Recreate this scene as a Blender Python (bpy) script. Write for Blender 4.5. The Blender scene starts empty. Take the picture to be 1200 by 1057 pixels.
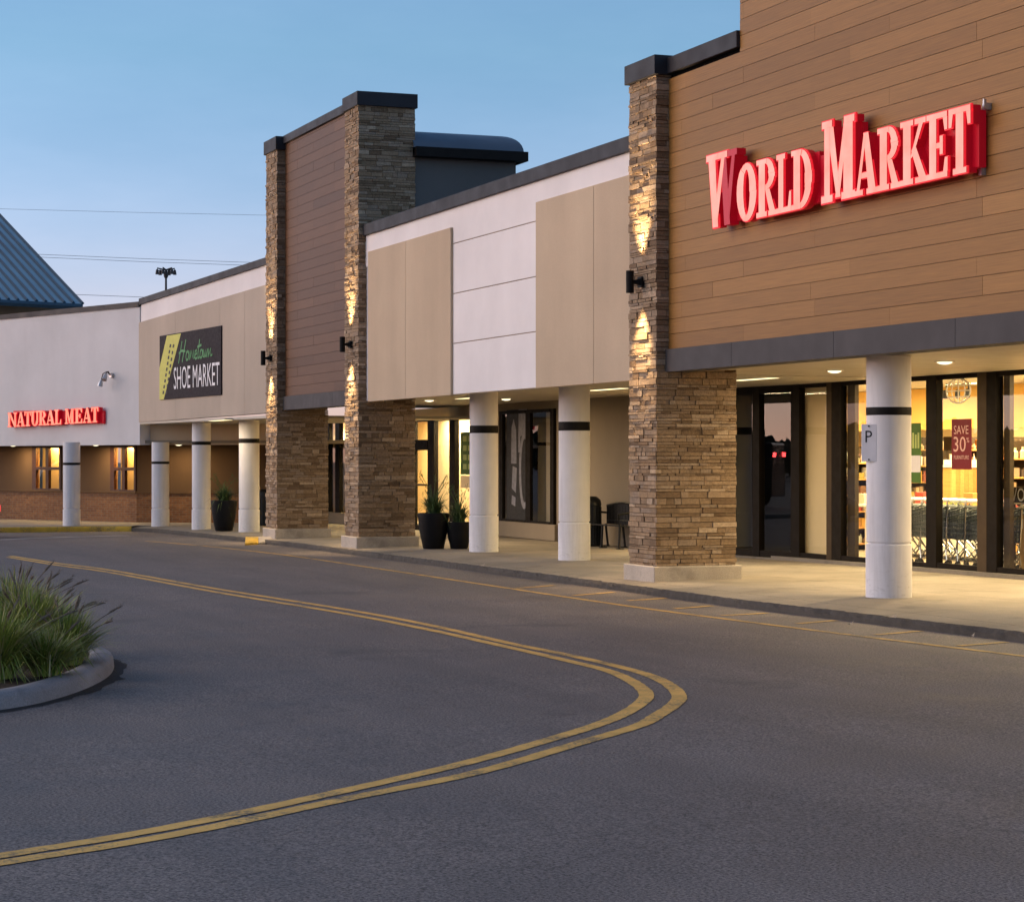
import bpy, bmesh, math, random
from math import sin, cos, pi, radians as R
from mathutils import Vector, Matrix
random.seed(7)
SC = bpy.context.scene
COL = SC.collection
EXPO = 0.9
LK = 4/2**EXPO              # lamp powers below are noted for exposure +2

# ------------------------------------------------------------------ camera frame (survey of the place)
FPX, HY, CZ, TH = 2600.0, 536.0, 1.84, R(20.749)
c_, s_ = cos(TH), sin(TH)
SLOPE = 0.005
def zg(x):                       # the lot falls gently to the left
    return SLOPE*(max(-95, min(6, x))+28)
def ray(px, py):
    a = (px-600)/FPX
    return (-c_+a*s_, s_+a*c_, (HY-py)/FPX)
def at_y(px, py, Y):             # X, Z on a wall plane
    r = ray(px, py); t = Y/r[1]
    return r[0]*t, CZ+r[2]*t
def at_x(px, py, X):
    r = ray(px, py); t = X/r[0]
    return r[1]*t, CZ+r[2]*t
def at_g(px, py, h=0.0):         # point on the sloping ground (h above it)
    r = ray(px, py); t = (h+SLOPE*28-CZ)/(r[2]-SLOPE*r[0])
    return r[0]*t, r[1]*t
def at_d(px, py, d):             # point at a distance
    r = ray(px, py)
    return r[0]*d, r[1]*d, CZ+r[2]*d
def at_line(px, py, A, B):       # X, Y, Z on the vertical plane over A-B
    r = ray(px, py)
    dx, dy = B[0]-A[0], B[1]-A[1]
    t = (A[0]*dy-A[1]*dx)/(r[0]*dy-r[1]*dx)
    return r[0]*t, r[1]*t, CZ+r[2]*t

# ------------------------------------------------------------------ mesh helpers
class MB:
    def __init__(s): s.v = []; s.f = []; s.m = []; s.a = []
    def face(s, idx, mi=0, a=0.5): s.f.append(tuple(idx)); s.m.append(mi); s.a.append(a)
    def verts(s, vs): n = len(s.v); s.v += [tuple(v) for v in vs]; return n
    def hexa(s, p, mi=0, a=0.5):     # 8 points: bottom 4 ccw, top 4
        n = s.verts(p)
        for q in ((3,2,1,0),(4,5,6,7),(0,1,5,4),(1,2,6,5),(2,3,7,6),(3,0,4,7)):
            s.face([n+i for i in q], mi, a)
        return s
    def box(s, x0, x1, y0, y1, z0, z1, mi=0, a=0.5):
        if x0 > x1: x0, x1 = x1, x0
        if y0 > y1: y0, y1 = y1, y0
        if z0 > z1: z0, z1 = z1, z0
        return s.hexa([(x0,y0,z0),(x1,y0,z0),(x1,y1,z0),(x0,y1,z0),(x0,y0,z1),(x1,y0,z1),(x1,y1,z1),(x0,y1,z1)], mi, a)
    def slab(s, A, B, z0, z1, t, mi=0, a=0.5, off=0.0):   # wall strip over plan line A-B, thickness t away from the lot
        dx, dy = B[0]-A[0], B[1]-A[1]; L = math.hypot(dx, dy)
        nx, ny = -dy/L, dx/L
        if nx*s_*0-0+ (nx*-c_+ny*s_) < 0: nx, ny = -nx, -ny      # normal pointing away from the camera
        if isinstance(z0, (int, float)): z0 = (z0, z0)
        if isinstance(z1, (int, float)): z1 = (z1, z1)
        A = (A[0]+nx*off, A[1]+ny*off); B = (B[0]+nx*off, B[1]+ny*off)
        p = [(A[0],A[1],z0[0]),(B[0],B[1],z0[1]),(B[0]+nx*t,B[1]+ny*t,z0[1]),(A[0]+nx*t,A[1]+ny*t,z0[0]),
             (A[0],A[1],z1[0]),(B[0],B[1],z1[1]),(B[0]+nx*t,B[1]+ny*t,z1[1]),(A[0]+nx*t,A[1]+ny*t,z1[0])]
        return s.hexa(p, mi, a)
    def prism(s, poly, z0, z1, mi=0, a=0.5):               # poly in plan, z may be functions
        f0 = z0 if callable(z0) else (lambda x, y: z0)
        f1 = z1 if callable(z1) else (lambda x, y: z1)
        n = len(poly)
        b = s.verts([(x, y, f0(x, y)) for x, y in poly]); t = s.verts([(x, y, f1(x, y)) for x, y in poly])
        s.face([b+i for i in range(n)][::-1], mi, a); s.face([t+i for i in range(n)], mi, a)
        for i in range(n):
            j = (i+1) % n; s.face((b+i, b+j, t+j, t+i), mi, a)
        return s
    def lathe(s, prof, n=24, cx=0, cy=0, mi=0, cap=True, a=0.5):
        rings = [s.verts([(cx+r*cos(2*pi*k/n), cy+r*sin(2*pi*k/n), z) for k in range(n)]) for r, z in prof]
        for q in range(len(rings)-1):
            for k in range(n):
                j = (k+1) % n
                s.face((rings[q]+k, rings[q]+j, rings[q+1]+j, rings[q+1]+k), mi, a)
        if cap:
            s.face([rings[0]+k for k in range(n)][::-1], mi, a); s.face([rings[-1]+k for k in range(n)], mi, a)
        return s
    def tube(s, pts, r, n=6, mi=0, a=0.5, closed=False):
        pts = [Vector(p) for p in pts]; m = len(pts); rings = []
        for i, p in enumerate(pts):
            if closed: d = pts[(i+1) % m]-pts[i-1]
            else: d = pts[min(i+1, m-1)]-pts[max(i-1, 0)]
            if d.length < 1e-9: d = Vector((0,0,1))
            d.normalize()
            u = d.cross(Vector((0,0,1)))
            if u.length < 1e-3: u = d.cross(Vector((1,0,0)))
            u.normalize(); w = d.cross(u)
            rr = r[i] if isinstance(r, (list, tuple)) else r
            rings.append(s.verts([p+u*(rr*cos(2*pi*k/n))+w*(rr*sin(2*pi*k/n)) for k in range(n)]))
        for i in range(m if closed else m-1):
            q = rings[(i+1) % m]
            for k in range(n):
                j = (k+1) % n; s.face((rings[i]+k, rings[i]+j, q+j, q+k), mi, a)
        if not closed:
            s.face([rings[0]+k for k in range(n)][::-1], mi, a); s.face([rings[-1]+k for k in range(n)], mi, a)
        return s

POS = {}
def setp(o, label=None, cat=None, group=None, kind=None):
    if label: o['label'] = label
    if cat: o['category'] = cat
    if group: o['group'] = group
    if kind: o['kind'] = kind
    return o
def thing(name, label, cat, loc=(0,0,0), rotz=0.0, group=None):
    o = bpy.data.objects.new(name, None); COL.objects.link(o)
    o.empty_display_size = 0.2
    o.location = loc; o.rotation_euler = (0,0,rotz)
    setp(o, label, cat, group); POS[o.name] = Vector(loc)
    return o
def obj(name, mb, mats, parent=None, world=True, smooth=None, bevel=0):
    """one mesh object; with world=True the mesh points are world points and are re-based onto the parent's base"""
    me = bpy.data.meshes.new(name)
    off = POS.get(parent.name, Vector((0,0,0))) if (parent is not None and world) else Vector((0,0,0))
    me.from_pydata([(x-off.x, y-off.y, z-off.z) for x, y, z in mb.v], [], mb.f)
    mats = mats if isinstance(mats, (list, tuple)) else [mats]
    for m in mats: me.materials.append(m)
    me.polygons.foreach_set('material_index', mb.m)
    at = me.attributes.new('tone', 'FLOAT', 'FACE'); at.data.foreach_set('value', mb.a)
    bm = bmesh.new(); bm.from_mesh(me); bmesh.ops.recalc_face_normals(bm, faces=bm.faces)
    if bevel:
        bmesh.ops.bevel(bm, geom=[e for e in bm.edges if e.is_manifold and e.calc_face_angle(0) > 0.6], offset=bevel, segments=2, affect='EDGES', profile=0.5)
    bm.to_mesh(me); bm.free()
    if smooth is not None:
        me.polygons.foreach_set('use_smooth', [True]*len(me.polygons))
        me.set_sharp_from_angle(angle=R(smooth))
    o = bpy.data.objects.new(name, me); COL.objects.link(o)
    if parent is not None:
        o.parent = parent; POS[o.name] = off
    return o
def single(name, mb, mats, label, cat, loc, group=None, **k):
    """a thing that is one mesh; its origin is put at loc"""
    holder = MB(); holder.v = [(x-loc[0], y-loc[1], z-loc[2]) for x, y, z in mb.v]; holder.f, holder.m, holder.a = mb.f, mb.m, mb.a
    o = obj(name, holder, mats, None, **k); o.location = loc
    return setp(o, label, cat, group)
def struct(name, mb, mats, **k):
    o = obj(name, mb, mats, None, **k); o['kind'] = 'structure'; return o
def copy_tree(o, parent=None):
    c = o.copy(); COL.objects.link(c); c.parent = parent
    for ch in list(o.children): copy_tree(ch, c)
    return c
def lamp(name, kind, loc, energy, color, parent=None, **k):
    l = bpy.data.lights.new(name, kind); l.energy = energy; l.color = color
    for a, b in k.items():
        if a != 'rot': setattr(l, a, b)
    o = bpy.data.objects.new(name, l); COL.objects.link(o)
    o.rotation_euler = k.get('rot', (0,0,0))
    if parent is not None:
        off = POS.get(parent.name, Vector((0,0,0))); o.parent = parent
        o.location = Vector(loc)-off
    else: o.location = loc
    return o

# ------------------------------------------------------------------ materials
class N:
    def __init__(s, name):
        s.mat = bpy.data.materials.new(name); s.mat.use_nodes = True
        s.t = s.mat.node_tree; s.t.nodes.clear()
        s.out = s.t.nodes.new('ShaderNodeOutputMaterial')
        s.tc = s.t.nodes.new('ShaderNodeTexCoord')
    def n(s, typ, **k):
        x = s.t.nodes.new('ShaderNode'+typ)
        for a, b in k.items():
            if a.startswith('i_'):
                key = a[2:].replace('_', ' ')
                x.inputs[key].default_value = b
            else: setattr(x, a, b)
        return x
    def l(s, a, b): s.t.links.new(a, b)
    def coord(s, scale=(1,1,1), rot=(0,0,0)):
        m = s.n('Mapping'); m.inputs['Scale'].default_value = scale; m.inputs['Rotation'].default_value = rot
        s.l(s.tc.outputs['Object'], m.inputs['Vector']); return m.outputs['Vector']
    def noise(s, scale, detail=6, rough=.55, vec=None, dist=0):
        x = s.n('TexNoise'); x.inputs['Scale'].default_value = scale; x.inputs['Detail'].default_value = detail
        x.inputs['Roughness'].default_value = rough; x.inputs['Distortion'].default_value = dist
        s.l(vec if vec is not None else s.tc.outputs['Object'], x.inputs['Vector']); return x.outputs['Fac']
    def ramp(s, fac, stops):
        x = s.n('ValToRGB'); el = x.color_ramp.elements
        while len(el) < len(stops): el.new(0.5)
        for e, (p, col) in zip(el, stops):
            e.position = p; e.color = (col, col, col, 1) if isinstance(col, (int, float)) else (*col, 1)
        s.l(fac, x.inputs['Fac']); return x.outputs['Color']
    def mix(s, fac, a, b, mode='MIX'):
        x = s.n('MixRGB', blend_type=mode)
        for v, i in ((fac, 'Fac'), (a, 'Color1'), (b, 'Color2')):
            if hasattr(v, 'is_linked') or hasattr(v, 'links'): s.l(v, x.inputs[i])
            elif isinstance(v, (int, float)): x.inputs[i].default_value = v if i == 'Fac' else (v, v, v, 1)
            else: x.inputs[i].default_value = (*v, 1)
        return x.outputs['Color']
    def attr(s, name='tone'):
        x = s.n('Attribute', attribute_name=name); return x.outputs['Fac']
    def bump(s, h, strength=.3, dist=.01):
        x = s.n('Bump'); x.inputs['Strength'].default_value = strength; x.inputs['Distance'].default_value = dist
        s.l(h, x.inputs['Height']); return x.outputs['Normal']
    def done(s, color, rough=.7, normal=None, metal=0, spec=.5, emit=None, estr=0):
        b = s.n('BsdfPrincipled')
        for v, i in ((color, 'Base Color'), (rough, 'Roughness'), (metal, 'Metallic'), (spec, 'Specular IOR Level')):
            if hasattr(v, 'links'): s.l(v, b.inputs[i])
            elif isinstance(v, (int, float)): b.inputs[i].default_value = v
            else: b.inputs[i].default_value = (*v, 1)
        if normal is not None: s.l(normal, b.inputs['Normal'])
        if emit is not None:
            if hasattr(emit, 'links'): s.l(emit, b.inputs['Emission Color'])
            else: b.inputs['Emission Color'].default_value = (*emit, 1)
            b.inputs['Emission Strength'].default_value = estr
        s.l(b.outputs['BSDF'], s.out.inputs['Surface']); return s.mat
def sc(c, k): return tuple(min(1, x*k) for x in c)

def m_plain(name, col, rough=.6, var=.18, scale=6, bump=.15, bscale=60, metal=0, spec=.22):
    n = N(name)
    f = n.noise(scale, 5)
    col_ = n.ramp(f, [(.25, sc(col, 1-var)), (.75, sc(col, 1+var))])
    nb = n.bump(n.noise(bscale, 4), bump, .004)
    rr = n.ramp(n.noise(scale*2.3, 4), [(.3, max(.02, rough-.08)), (.7, min(1, rough+.08))])
    return n.done(col_, rr, nb, metal, spec)
def m_emit(name, col, strength):
    n = N(name); return n.done((.02,.02,.02), .5, None, 0, .3, col, strength*LK)

def m_asphalt():
    n = N('asphalt')
    big = n.noise(.13, 6, .65); mid = n.noise(1.1, 6, .65); fine = n.noise(60, 4, .8); grit = n.noise(120, 2, .6)
    streak = n.noise(.9, 4, .6, n.coord((.16, 1.5, 1)))
    c = n.ramp(big, [(.3, (.138,.113,.097)), (.7, (.182,.150,.130))])
    c = n.mix(.55, c, n.ramp(mid, [(.3, .36), (.7, .66)]), 'OVERLAY')
    c = n.mix(.45, c, n.ramp(streak, [(.3, .36), (.7, .64)]), 'OVERLAY')
    c = n.mix(.95, c, n.ramp(fine, [(.36, .04), (.5, .5), (.64, .96)]), 'OVERLAY')
    sp = n.ramp(grit, [(.57, 0.0), (.66, 1.0)])
    c = n.mix(n.mix(1.0, sp, (.22,)*3, 'MULTIPLY'), c, (.22,.21,.20))
    # oil drips and old patches
    st = n.ramp(n.noise(.55, 3, .5, dist=.6), [(.66, 0.0), (.74, 1.0)])
    c = n.mix(n.mix(1.0, st, (.3,)*3, 'MULTIPLY'), c, (.028,.028,.031))
    # cracks
    vo = n.n('TexVoronoi', feature='DISTANCE_TO_EDGE'); vo.inputs['Scale'].default_value = .23
    wob = n.n('MixRGB', blend_type='ADD'); wob.inputs['Fac'].default_value = 1
    nz = n.n('TexNoise'); nz.inputs['Scale'].default_value = 1.6; nz.inputs['Detail'].default_value = 8; n.l(n.tc.outputs['Object'], nz.inputs['Vector'])
    n.l(n.tc.outputs['Object'], wob.inputs['Color1']); n.l(nz.outputs['Color'], wob.inputs['Color2']); n.l(wob.outputs['Color'], vo.inputs['Vector'])
    ck = n.ramp(vo.outputs['Distance'], [(.0, 1.0), (.0045, 0.0)])
    gate = n.ramp(n.noise(.12, 2), [(.5, 0.0), (.6, .35)])
    ckm = n.mix(1.0, ck, gate, 'MULTIPLY')
    c = n.mix(ckm, c, (.015,.015,.017))
    h = n.mix(.5, fine, grit)
    nb = n.bump(h, .4, .006)
    return n.done(c, n.ramp(mid, [(.3, .66), (.7, .82)]), nb, 0, .45)
def m_paint(name, col, wear=.5):
    n = N(name)
    w1 = n.noise(38, 4, .7); w2 = n.noise(2.0, 4, .6)
    mask = n.ramp(n.mix(.5, w1, w2), [(.40+.10*(wear-.5), 0.0), (.52+.10*(wear-.5), 1.0)])
    cc = n.ramp(n.noise(5, 5), [(.3, sc(col, .78)), (.7, sc(col, 1.12))])
    c = n.mix(mask, (.17,.14,.09), cc)
    return n.done(c, .7, n.bump(n.noise(95, 3, .75), .45, .006), 0, .35)
def m_concrete(name, col, joints=0):
    n = N(name)
    c = n.ramp(n.noise(.8, 6, .65), [(.3, sc(col, .72)), (.7, sc(col, 1.15))])
    c = n.mix(.5, c, n.ramp(n.noise(70, 3, .7), [(.3, .3), (.7, .7)]), 'OVERLAY')
    st = n.ramp(n.noise(2.6, 4, .5), [(.6, 0.0), (.72, .55)])
    c = n.mix(st, c, sc(col, .45))
    nb = n.noise(55, 5, .7)
    if joints:
        sx = n.n('SeparateXYZ'); n.l(n.tc.outputs['Object'], sx.inputs[0])
        fr = n.n('Math', operation='PINGPONG'); fr.inputs[1].default_value = joints/2; n.l(sx.outputs['X'], fr.inputs[0])
        j = n.ramp(fr.outputs[0], [(0, 1.0), (.012, 0.0)])
        fr2 = n.n('Math', operation='PINGPONG'); fr2.inputs[1].default_value = 1.05; n.l(sx.outputs['Y'], fr2.inputs[0])
        j2 = n.ramp(fr2.outputs[0], [(0, 1.0), (.012, 0.0)])
        c = n.mix(j, c, sc(col, .3)); c = n.mix(j2, c, sc(col, .3))
    return n.done(c, .85, n.bump(nb, .3, .006), 0, .3)
def m_stucco(name, col):
    n = N(name)
    c = n.ramp(n.noise(.5, 6, .6), [(.3, sc(col, .91)), (.7, sc(col, 1.06))])
    stv = n.noise(1.0, 5, .6, n.coord((.7, .7, .10)))
    c = n.mix(.5, c, n.ramp(stv, [(.32, .42), (.7, .56)]), 'OVERLAY')
    c = n.mix(.25, c, n.ramp(n.noise(130, 2, .7), [(.3, .35), (.7, .65)]), 'OVERLAY')
    return n.done(c, .9, n.bump(n.noise(160, 4, .7), .35, .004), 0, .25)
def m_stone(name):
    n = N(name)
    c = n.ramp(n.attr(), [(.0, (.165,.105,.06)), (.3, (.265,.18,.105)), (.6, (.34,.238,.148)), (.85, (.29,.215,.15)), (1.0, (.47,.35,.235))])
    c = n.mix(.6, c, n.ramp(n.noise(22, 6, .7), [(.28, .26), (.72, .74)]), 'OVERLAY')
    return n.done(c, .85, n.bump(n.noise(38, 6, .75), .8, .02), 0, .3)
def m_wood(name, dark, light):
    n = N(name)
    c = n.ramp(n.attr(), [(0, dark), (1, light)])
    g = n.noise(3.0, 8, .65, n.coord((.5, 6, 26)))
    g2 = n.noise(1.0, 5, .6, n.coord((1.1, 4, 95)))
    c = n.mix(.55, c, n.ramp(g, [(.28, .3), (.72, .68)]), 'OVERLAY')
    c = n.mix(.3, c, n.ramp(g2, [(.3, .3), (.7, .7)]), 'OVERLAY')
    return n.done(c, .55, n.bump(g2, .12, .003), 0, .35)
def m_glass():
    n = N('window_glass')
    tr = n.n('BsdfTransparent'); tr.inputs['Color'].default_value = (.93,.94,.93,1)
    gl = n.n('BsdfGlossy'); gl.inputs['Roughness'].default_value = .0; gl.inputs['Color'].default_value = (.9,.9,.9,1)
    w = n.noise(.6, 2); nb = n.bump(w, .03, .02); n.l(nb, gl.inputs['Normal'])
    fr = n.n('Fresnel'); fr.inputs['IOR'].default_value = 1.5
    geo = n.n('NewGeometry'); inv = n.n('Math', operation='SUBTRACT'); inv.inputs[0].default_value = 1; n.l(geo.outputs['Backfacing'], inv.inputs[1])
    mu = n.n('Math', operation='MULTIPLY'); n.l(fr.outputs[0], mu.inputs[0]); n.l(inv.outputs[0], mu.inputs[1])
    mx = n.n('MixShader'); n.l(mu.outputs[0], mx.inputs[0]); n.l(tr.outputs[0], mx.inputs[1]); n.l(gl.outputs[0], mx.inputs[2])
    n.l(mx.outputs[0], n.out.inputs['Surface']); return n.mat
def m_brick(name):
    n = N(name)
    b = n.n('TexBrick'); b.inputs['Scale'].default_value = 1.0
    b.inputs['Brick Width'].default_value = .2; b.inputs['Row Height'].default_value = .067; b.inputs['Mortar Size'].default_value = .008
    b.inputs['Color1'].default_value = (.24,.105,.042,1); b.inputs['Color2'].default_value = (.16,.066,.03,1); b.inputs['Mortar'].default_value = (.17,.125,.085,1)
    dp = n.n('VectorMath', operation='DOT_PRODUCT'); dp.inputs[1].default_value = (.354,.935,0); n.l(n.tc.outputs['Object'], dp.inputs[0])
    sx = n.n('SeparateXYZ'); n.l(n.tc.outputs['Object'], sx.inputs[0]); cx_ = n.n('CombineXYZ'); n.l(dp.outputs['Value'], cx_.inputs[0]); n.l(sx.outputs['Z'], cx_.inputs[1])
    n.l(cx_.outputs[0], b.inputs['Vector'])
    c = n.mix(.5, b.outputs['Color'], n.ramp(n.noise(9, 5), [(.3, .3), (.7, .7)]), 'OVERLAY')
    return n.done(c, .85, n.bump(b.outputs['Fac'], -.3, .006), 0, .3)
def m_leaf(name, a, b):
    n = N(name)
    c = n.ramp(n.attr(), [(0, a), (1, b)])
    return n.done(c, .6, None, 0, .3)
def m_letter(name, strength, ca=(1,.25,.19), cb=(1,.37,.30)):
    n = N(name)
    c = n.ramp(n.noise(3.2, 3), [(.3, ca), (.7, cb)])
    return n.done((.18,.012,.01), .4, None, 0, .25, c, strength*LK)

M = {}
M['asphalt'] = m_asphalt()
M['yellow'] = m_paint('worn_yellow_paint', (.86,.50,.12), .15)
M['yellow_faint'] = m_paint('faded_yellow_paint', (.72,.43,.11), .4)
M['yellow_kerb'] = m_paint('yellow_kerb_paint', (.66,.42,.05), .3)
M['walk'] = m_concrete('sidewalk_concrete', (.27,.232,.182), 3.0)
M['kerb'] = m_concrete('kerb_concrete', (.20,.18,.155))
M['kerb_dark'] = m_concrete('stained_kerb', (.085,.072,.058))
M['kerb_pale'] = m_concrete('pale_concrete', (.42,.38,.33))
M['island_kerb'] = m_concrete('grey_kerb_concrete', (.30,.29,.29))
M['mulch'] = m_plain('mulch', (.055,.038,.026), .95, .5, 14, 1.0, 30)
M['white'] = m_stucco('white_stucco', (.80,.755,.73))
M['pale_grey'] = m_stucco('pale_grey_stucco', (.66,.64,.63))
M['grey_beige'] = m_stucco('greyish_beige_stucco', (.48,.40,.315))
M['beige'] = m_stucco('beige_stucco', (.54,.42,.29))
M['taupe'] = m_stucco('taupe_stucco', (.25,.205,.15))
M['brown_stucco'] = m_stucco('brown_stucco', (.125,.072,.037))
M['joint'] = m_plain('panel_joint', (.25,.17,.10), .9)
M['soffit'] = m_plain('soffit_panel', (.52,.47,.38), .45, .08, 1.2, .05)
def m_column():
    n = N('painted_column'); col = (.76,.74,.745)
    c = n.ramp(n.noise(1.5, 6, .6), [(.3, sc(col, .92)), (.7, sc(col, 1.05))])
    sx = n.n('SeparateXYZ'); n.l(n.tc.outputs['Object'], sx.inputs[0])
    low = n.ramp(sx.outputs['Z'], [(.0, 1.0), (.5, .0)])
    scuff = n.ramp(n.noise(9, 6, .65, n.coord((1,1,2.2))), [(.55, 0.0), (.70, .35)])
    c = n.mix(n.mix(1.0, low, scuff, 'MULTIPLY'), c, (.20,.17,.14))
    dr = n.ramp(n.noise(2.2, 5, .6, n.coord((5,5,.35))), [(.5, 0.0), (.75, .3)]); c = n.mix(dr, c, (.42,.39,.37))
    return n.done(c, .85, n.bump(n.noise(150, 4, .7), .5, .005), 0, .2)
M['column'] = m_column()
M['black'] = m_plain('black_band', (.014,.012,.011), .6, spec=.1)
M['fascia'] = m_plain('charcoal_metal', (.072,.066,.066), .6, .12, 1.5, .06, 30, 0, .15)
M['coping'] = m_plain('coping_metal', (.030,.030,.035), .55, .15, 1.2, .06, 30, 0, .18)
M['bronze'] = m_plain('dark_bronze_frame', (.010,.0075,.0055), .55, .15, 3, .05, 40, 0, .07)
M['bronze_lit'] = m_plain('lit_brown_frame', (.055,.038,.022), .5, .15, 3, .05, 40, 0, .1)  # paler bronze with light put into the colour; plain brown on shelves and crate
M['stone'] = m_stone('ledge_stone')
M['plinth'] = m_concrete('cast_stone', (.46,.40,.33))
M['wood'] = m_wood('brown_plank', (.235,.108,.022), (.34,.165,.040))
M['wood_dark'] = m_wood('dark_plank', (.085,.034,.012), (.135,.058,.022))
M['glass'] = m_glass()
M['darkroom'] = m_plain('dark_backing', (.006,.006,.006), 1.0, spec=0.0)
M['barrel'] = m_plain('blue_grey_metal_roof', (.12,.145,.175), .5, .1, .8, .05, 20, .2)
M['grey_wall'] = m_stucco('dark_grey_stucco', (.13,.125,.118))
M['blue_roof'] = m_plain('blue_metal_roof', (.36,.50,.56), .5, .1, .7, .05, 20, 0, .3)
M['blue_seam'] = m_plain('blue_roof_seam', (.045,.085,.12), .5)
M['brick'] = m_brick('brown_brick')
M['frame_red'] = m_plain('reddish_brown_frame', (.05,.017,.01), .5)
M['red_side'] = N('red_channel_side').done((.42,.006,.02), .4, None, 0, .2, (1,.008,.03), .028*LK)  # slight emission stands in for red letter light on the sides
M['letter'] = m_letter('lit_red_letter', .33)
M['letter_small'] = m_letter('lit_orange_red_letter', .34, (1,.17,.10), (1,.27,.17))
M['letter_dim'] = N('dim_letter_face').done((.16,.006,.02), .4, None, 0, .2, (1,.03,.05), .10*LK)  # darker than the other faces, with a weak red emission
M['trim'] = N('lit_red_trim').done((.5,.01,.02), .4, None, 0, .2, (1,.02,.035), .16*LK)
M['galv'] = m_plain('galvanised_metal', (.45,.46,.48), .4, .2, 8, .05, 60, .7)
M['steel'] = m_plain('chrome', (.62,.62,.62), .18, .1, 8, .02, 60, 1)
M['pot'] = m_plain('black_glazed_pot', (.008,.008,.009), .45, .3, 4, .05, spec=.15)
M['bench'] = m_plain('black_painted_metal', (.012,.012,.012), .4, .2, 9, .1)
M['soil'] = m_plain('soil', (.03,.022,.015), .95)
M['grass'] = m_leaf('grass_blade', (.085,.155,.018), (.42,.44,.09))
M['grass_dry'] = m_leaf('dry_blade', (.30,.25,.11), (.52,.43,.23))
M['plume'] = m_plain('seed_plume', (.19,.145,.11), .9, .4, 40, .8, 90)
M['plant'] = m_leaf('dark_leaf', (.02,.05,.018), (.09,.14,.04))
M['tree'] = m_leaf('tree_leaf', (.010,.018,.007), (.028,.04,.016))
M['in_floor'] = m_plain('store_floor', (.34,.27,.19), .35)
M['in_orange'] = m_plain('amber_wall', (.88,.55,.15), .8, .06, .8)
M['in_cream'] = m_plain('cream_wall', (.85,.66,.38), .8, .06, .8)
M['in_ceil'] = m_plain('store_ceiling', (.75,.72,.62), .8)
M['in_wood'] = m_wood('honey_board', (.50,.24,.06), (.66,.36,.11))
M['in_white'] = m_plain('white_laminate', (.8,.77,.7), .4, .05)
M['cart'] = m_plain('grey_cart_plastic', (.105,.115,.10), .5, .15, 9)
M['goods'] = None
n_ = N('packaged_goods')
M['goods'] = n_.done(n_.ramp(n_.attr(), [(0, (.55,.42,.24)), (.2, (.20,.08,.03)), (.35, (.75,.66,.46)), (.5, (.42,.05,.03)), (.62, (.07,.05,.04)), (.75, (.62,.30,.06)), (.88, (.16,.22,.06)), (1, (.85,.82,.74))]), .45)
M['card'] = m_plain('cardboard', (.48,.29,.10), .8)
M['red_poster'] = m_plain('red_poster', (.15,.008,.014), .5, .08)
M['green_poster'] = m_plain('green_poster', (.06,.135,.02), .5, .08)
M['dark_sign'] = m_plain('dark_sign_panel', (.022,.017,.020), .6, .15, spec=.08)
M['sign_yellow'] = m_plain('yellow_sign_band', (.58,.56,.10), .5, .1)
M['sign_green'] = m_plain('green_lettering', (.07,.27,.09), .5)
M['sign_white'] = m_plain('white_lettering', (.78,.77,.78), .5, .04)
M['pale_print'] = m_plain('pale_print', (.62,.40,.36), .5)
M['pale_green'] = m_plain('pale_green_print', (.40,.48,.16), .5)
M['ink'] = m_plain('black_ink', (.02,.02,.02), .5)
M['plate'] = m_plain('white_sign_plate', (.66,.65,.68), .4, .06)
M['poster_grey'] = m_plain('grey_print', (.22,.22,.25), .5, .3, 9)
M['warm_tube'] = m_emit('warm_tube', (1,.84,.46), .5)
M['warm_can'] = m_emit('warm_can', (1,.86,.55), .6)
M['in_light'] = m_emit('store_light', (1,.86,.55), 4)
def m_glow(name, a, b, k):
    n = N(name); return n.done((.3,.2,.1), .8, None, 0, .1, n.ramp(n.noise(2.6, 4, .6), [(.38, a), (.62, b)]), k*LK)
M['pane_glow'] = m_glow('lit_back_room', (.62,.27,.05), (1,.64,.20), .21)  # the wall itself glows, standing in for lamplight in the room
M['lit_curtain'] = m_glow('lit_blind', (.60,.30,.08), (.8,.42,.12), .075)  # blind given its own glow in place of light shining through
M['tail'] = m_emit('tail_light', (1,.06,.05), .35)
M['unseen_van_red'] = m_emit('unseen_van_red_glow', (1,.05,.05), 12)  # very strong, so the added van shows red in the shop glass
M['car_paint'] = m_plain('dark_car_paint', (.02,.022,.028), .2, .05, 2, 0, 20, .4)
M['tyre'] = m_plain('tyre_rubber', (.02,.02,.02), .85)
M['conc_debris'] = m_plain('dry_leaf', (.42,.34,.24), .8)

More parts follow.
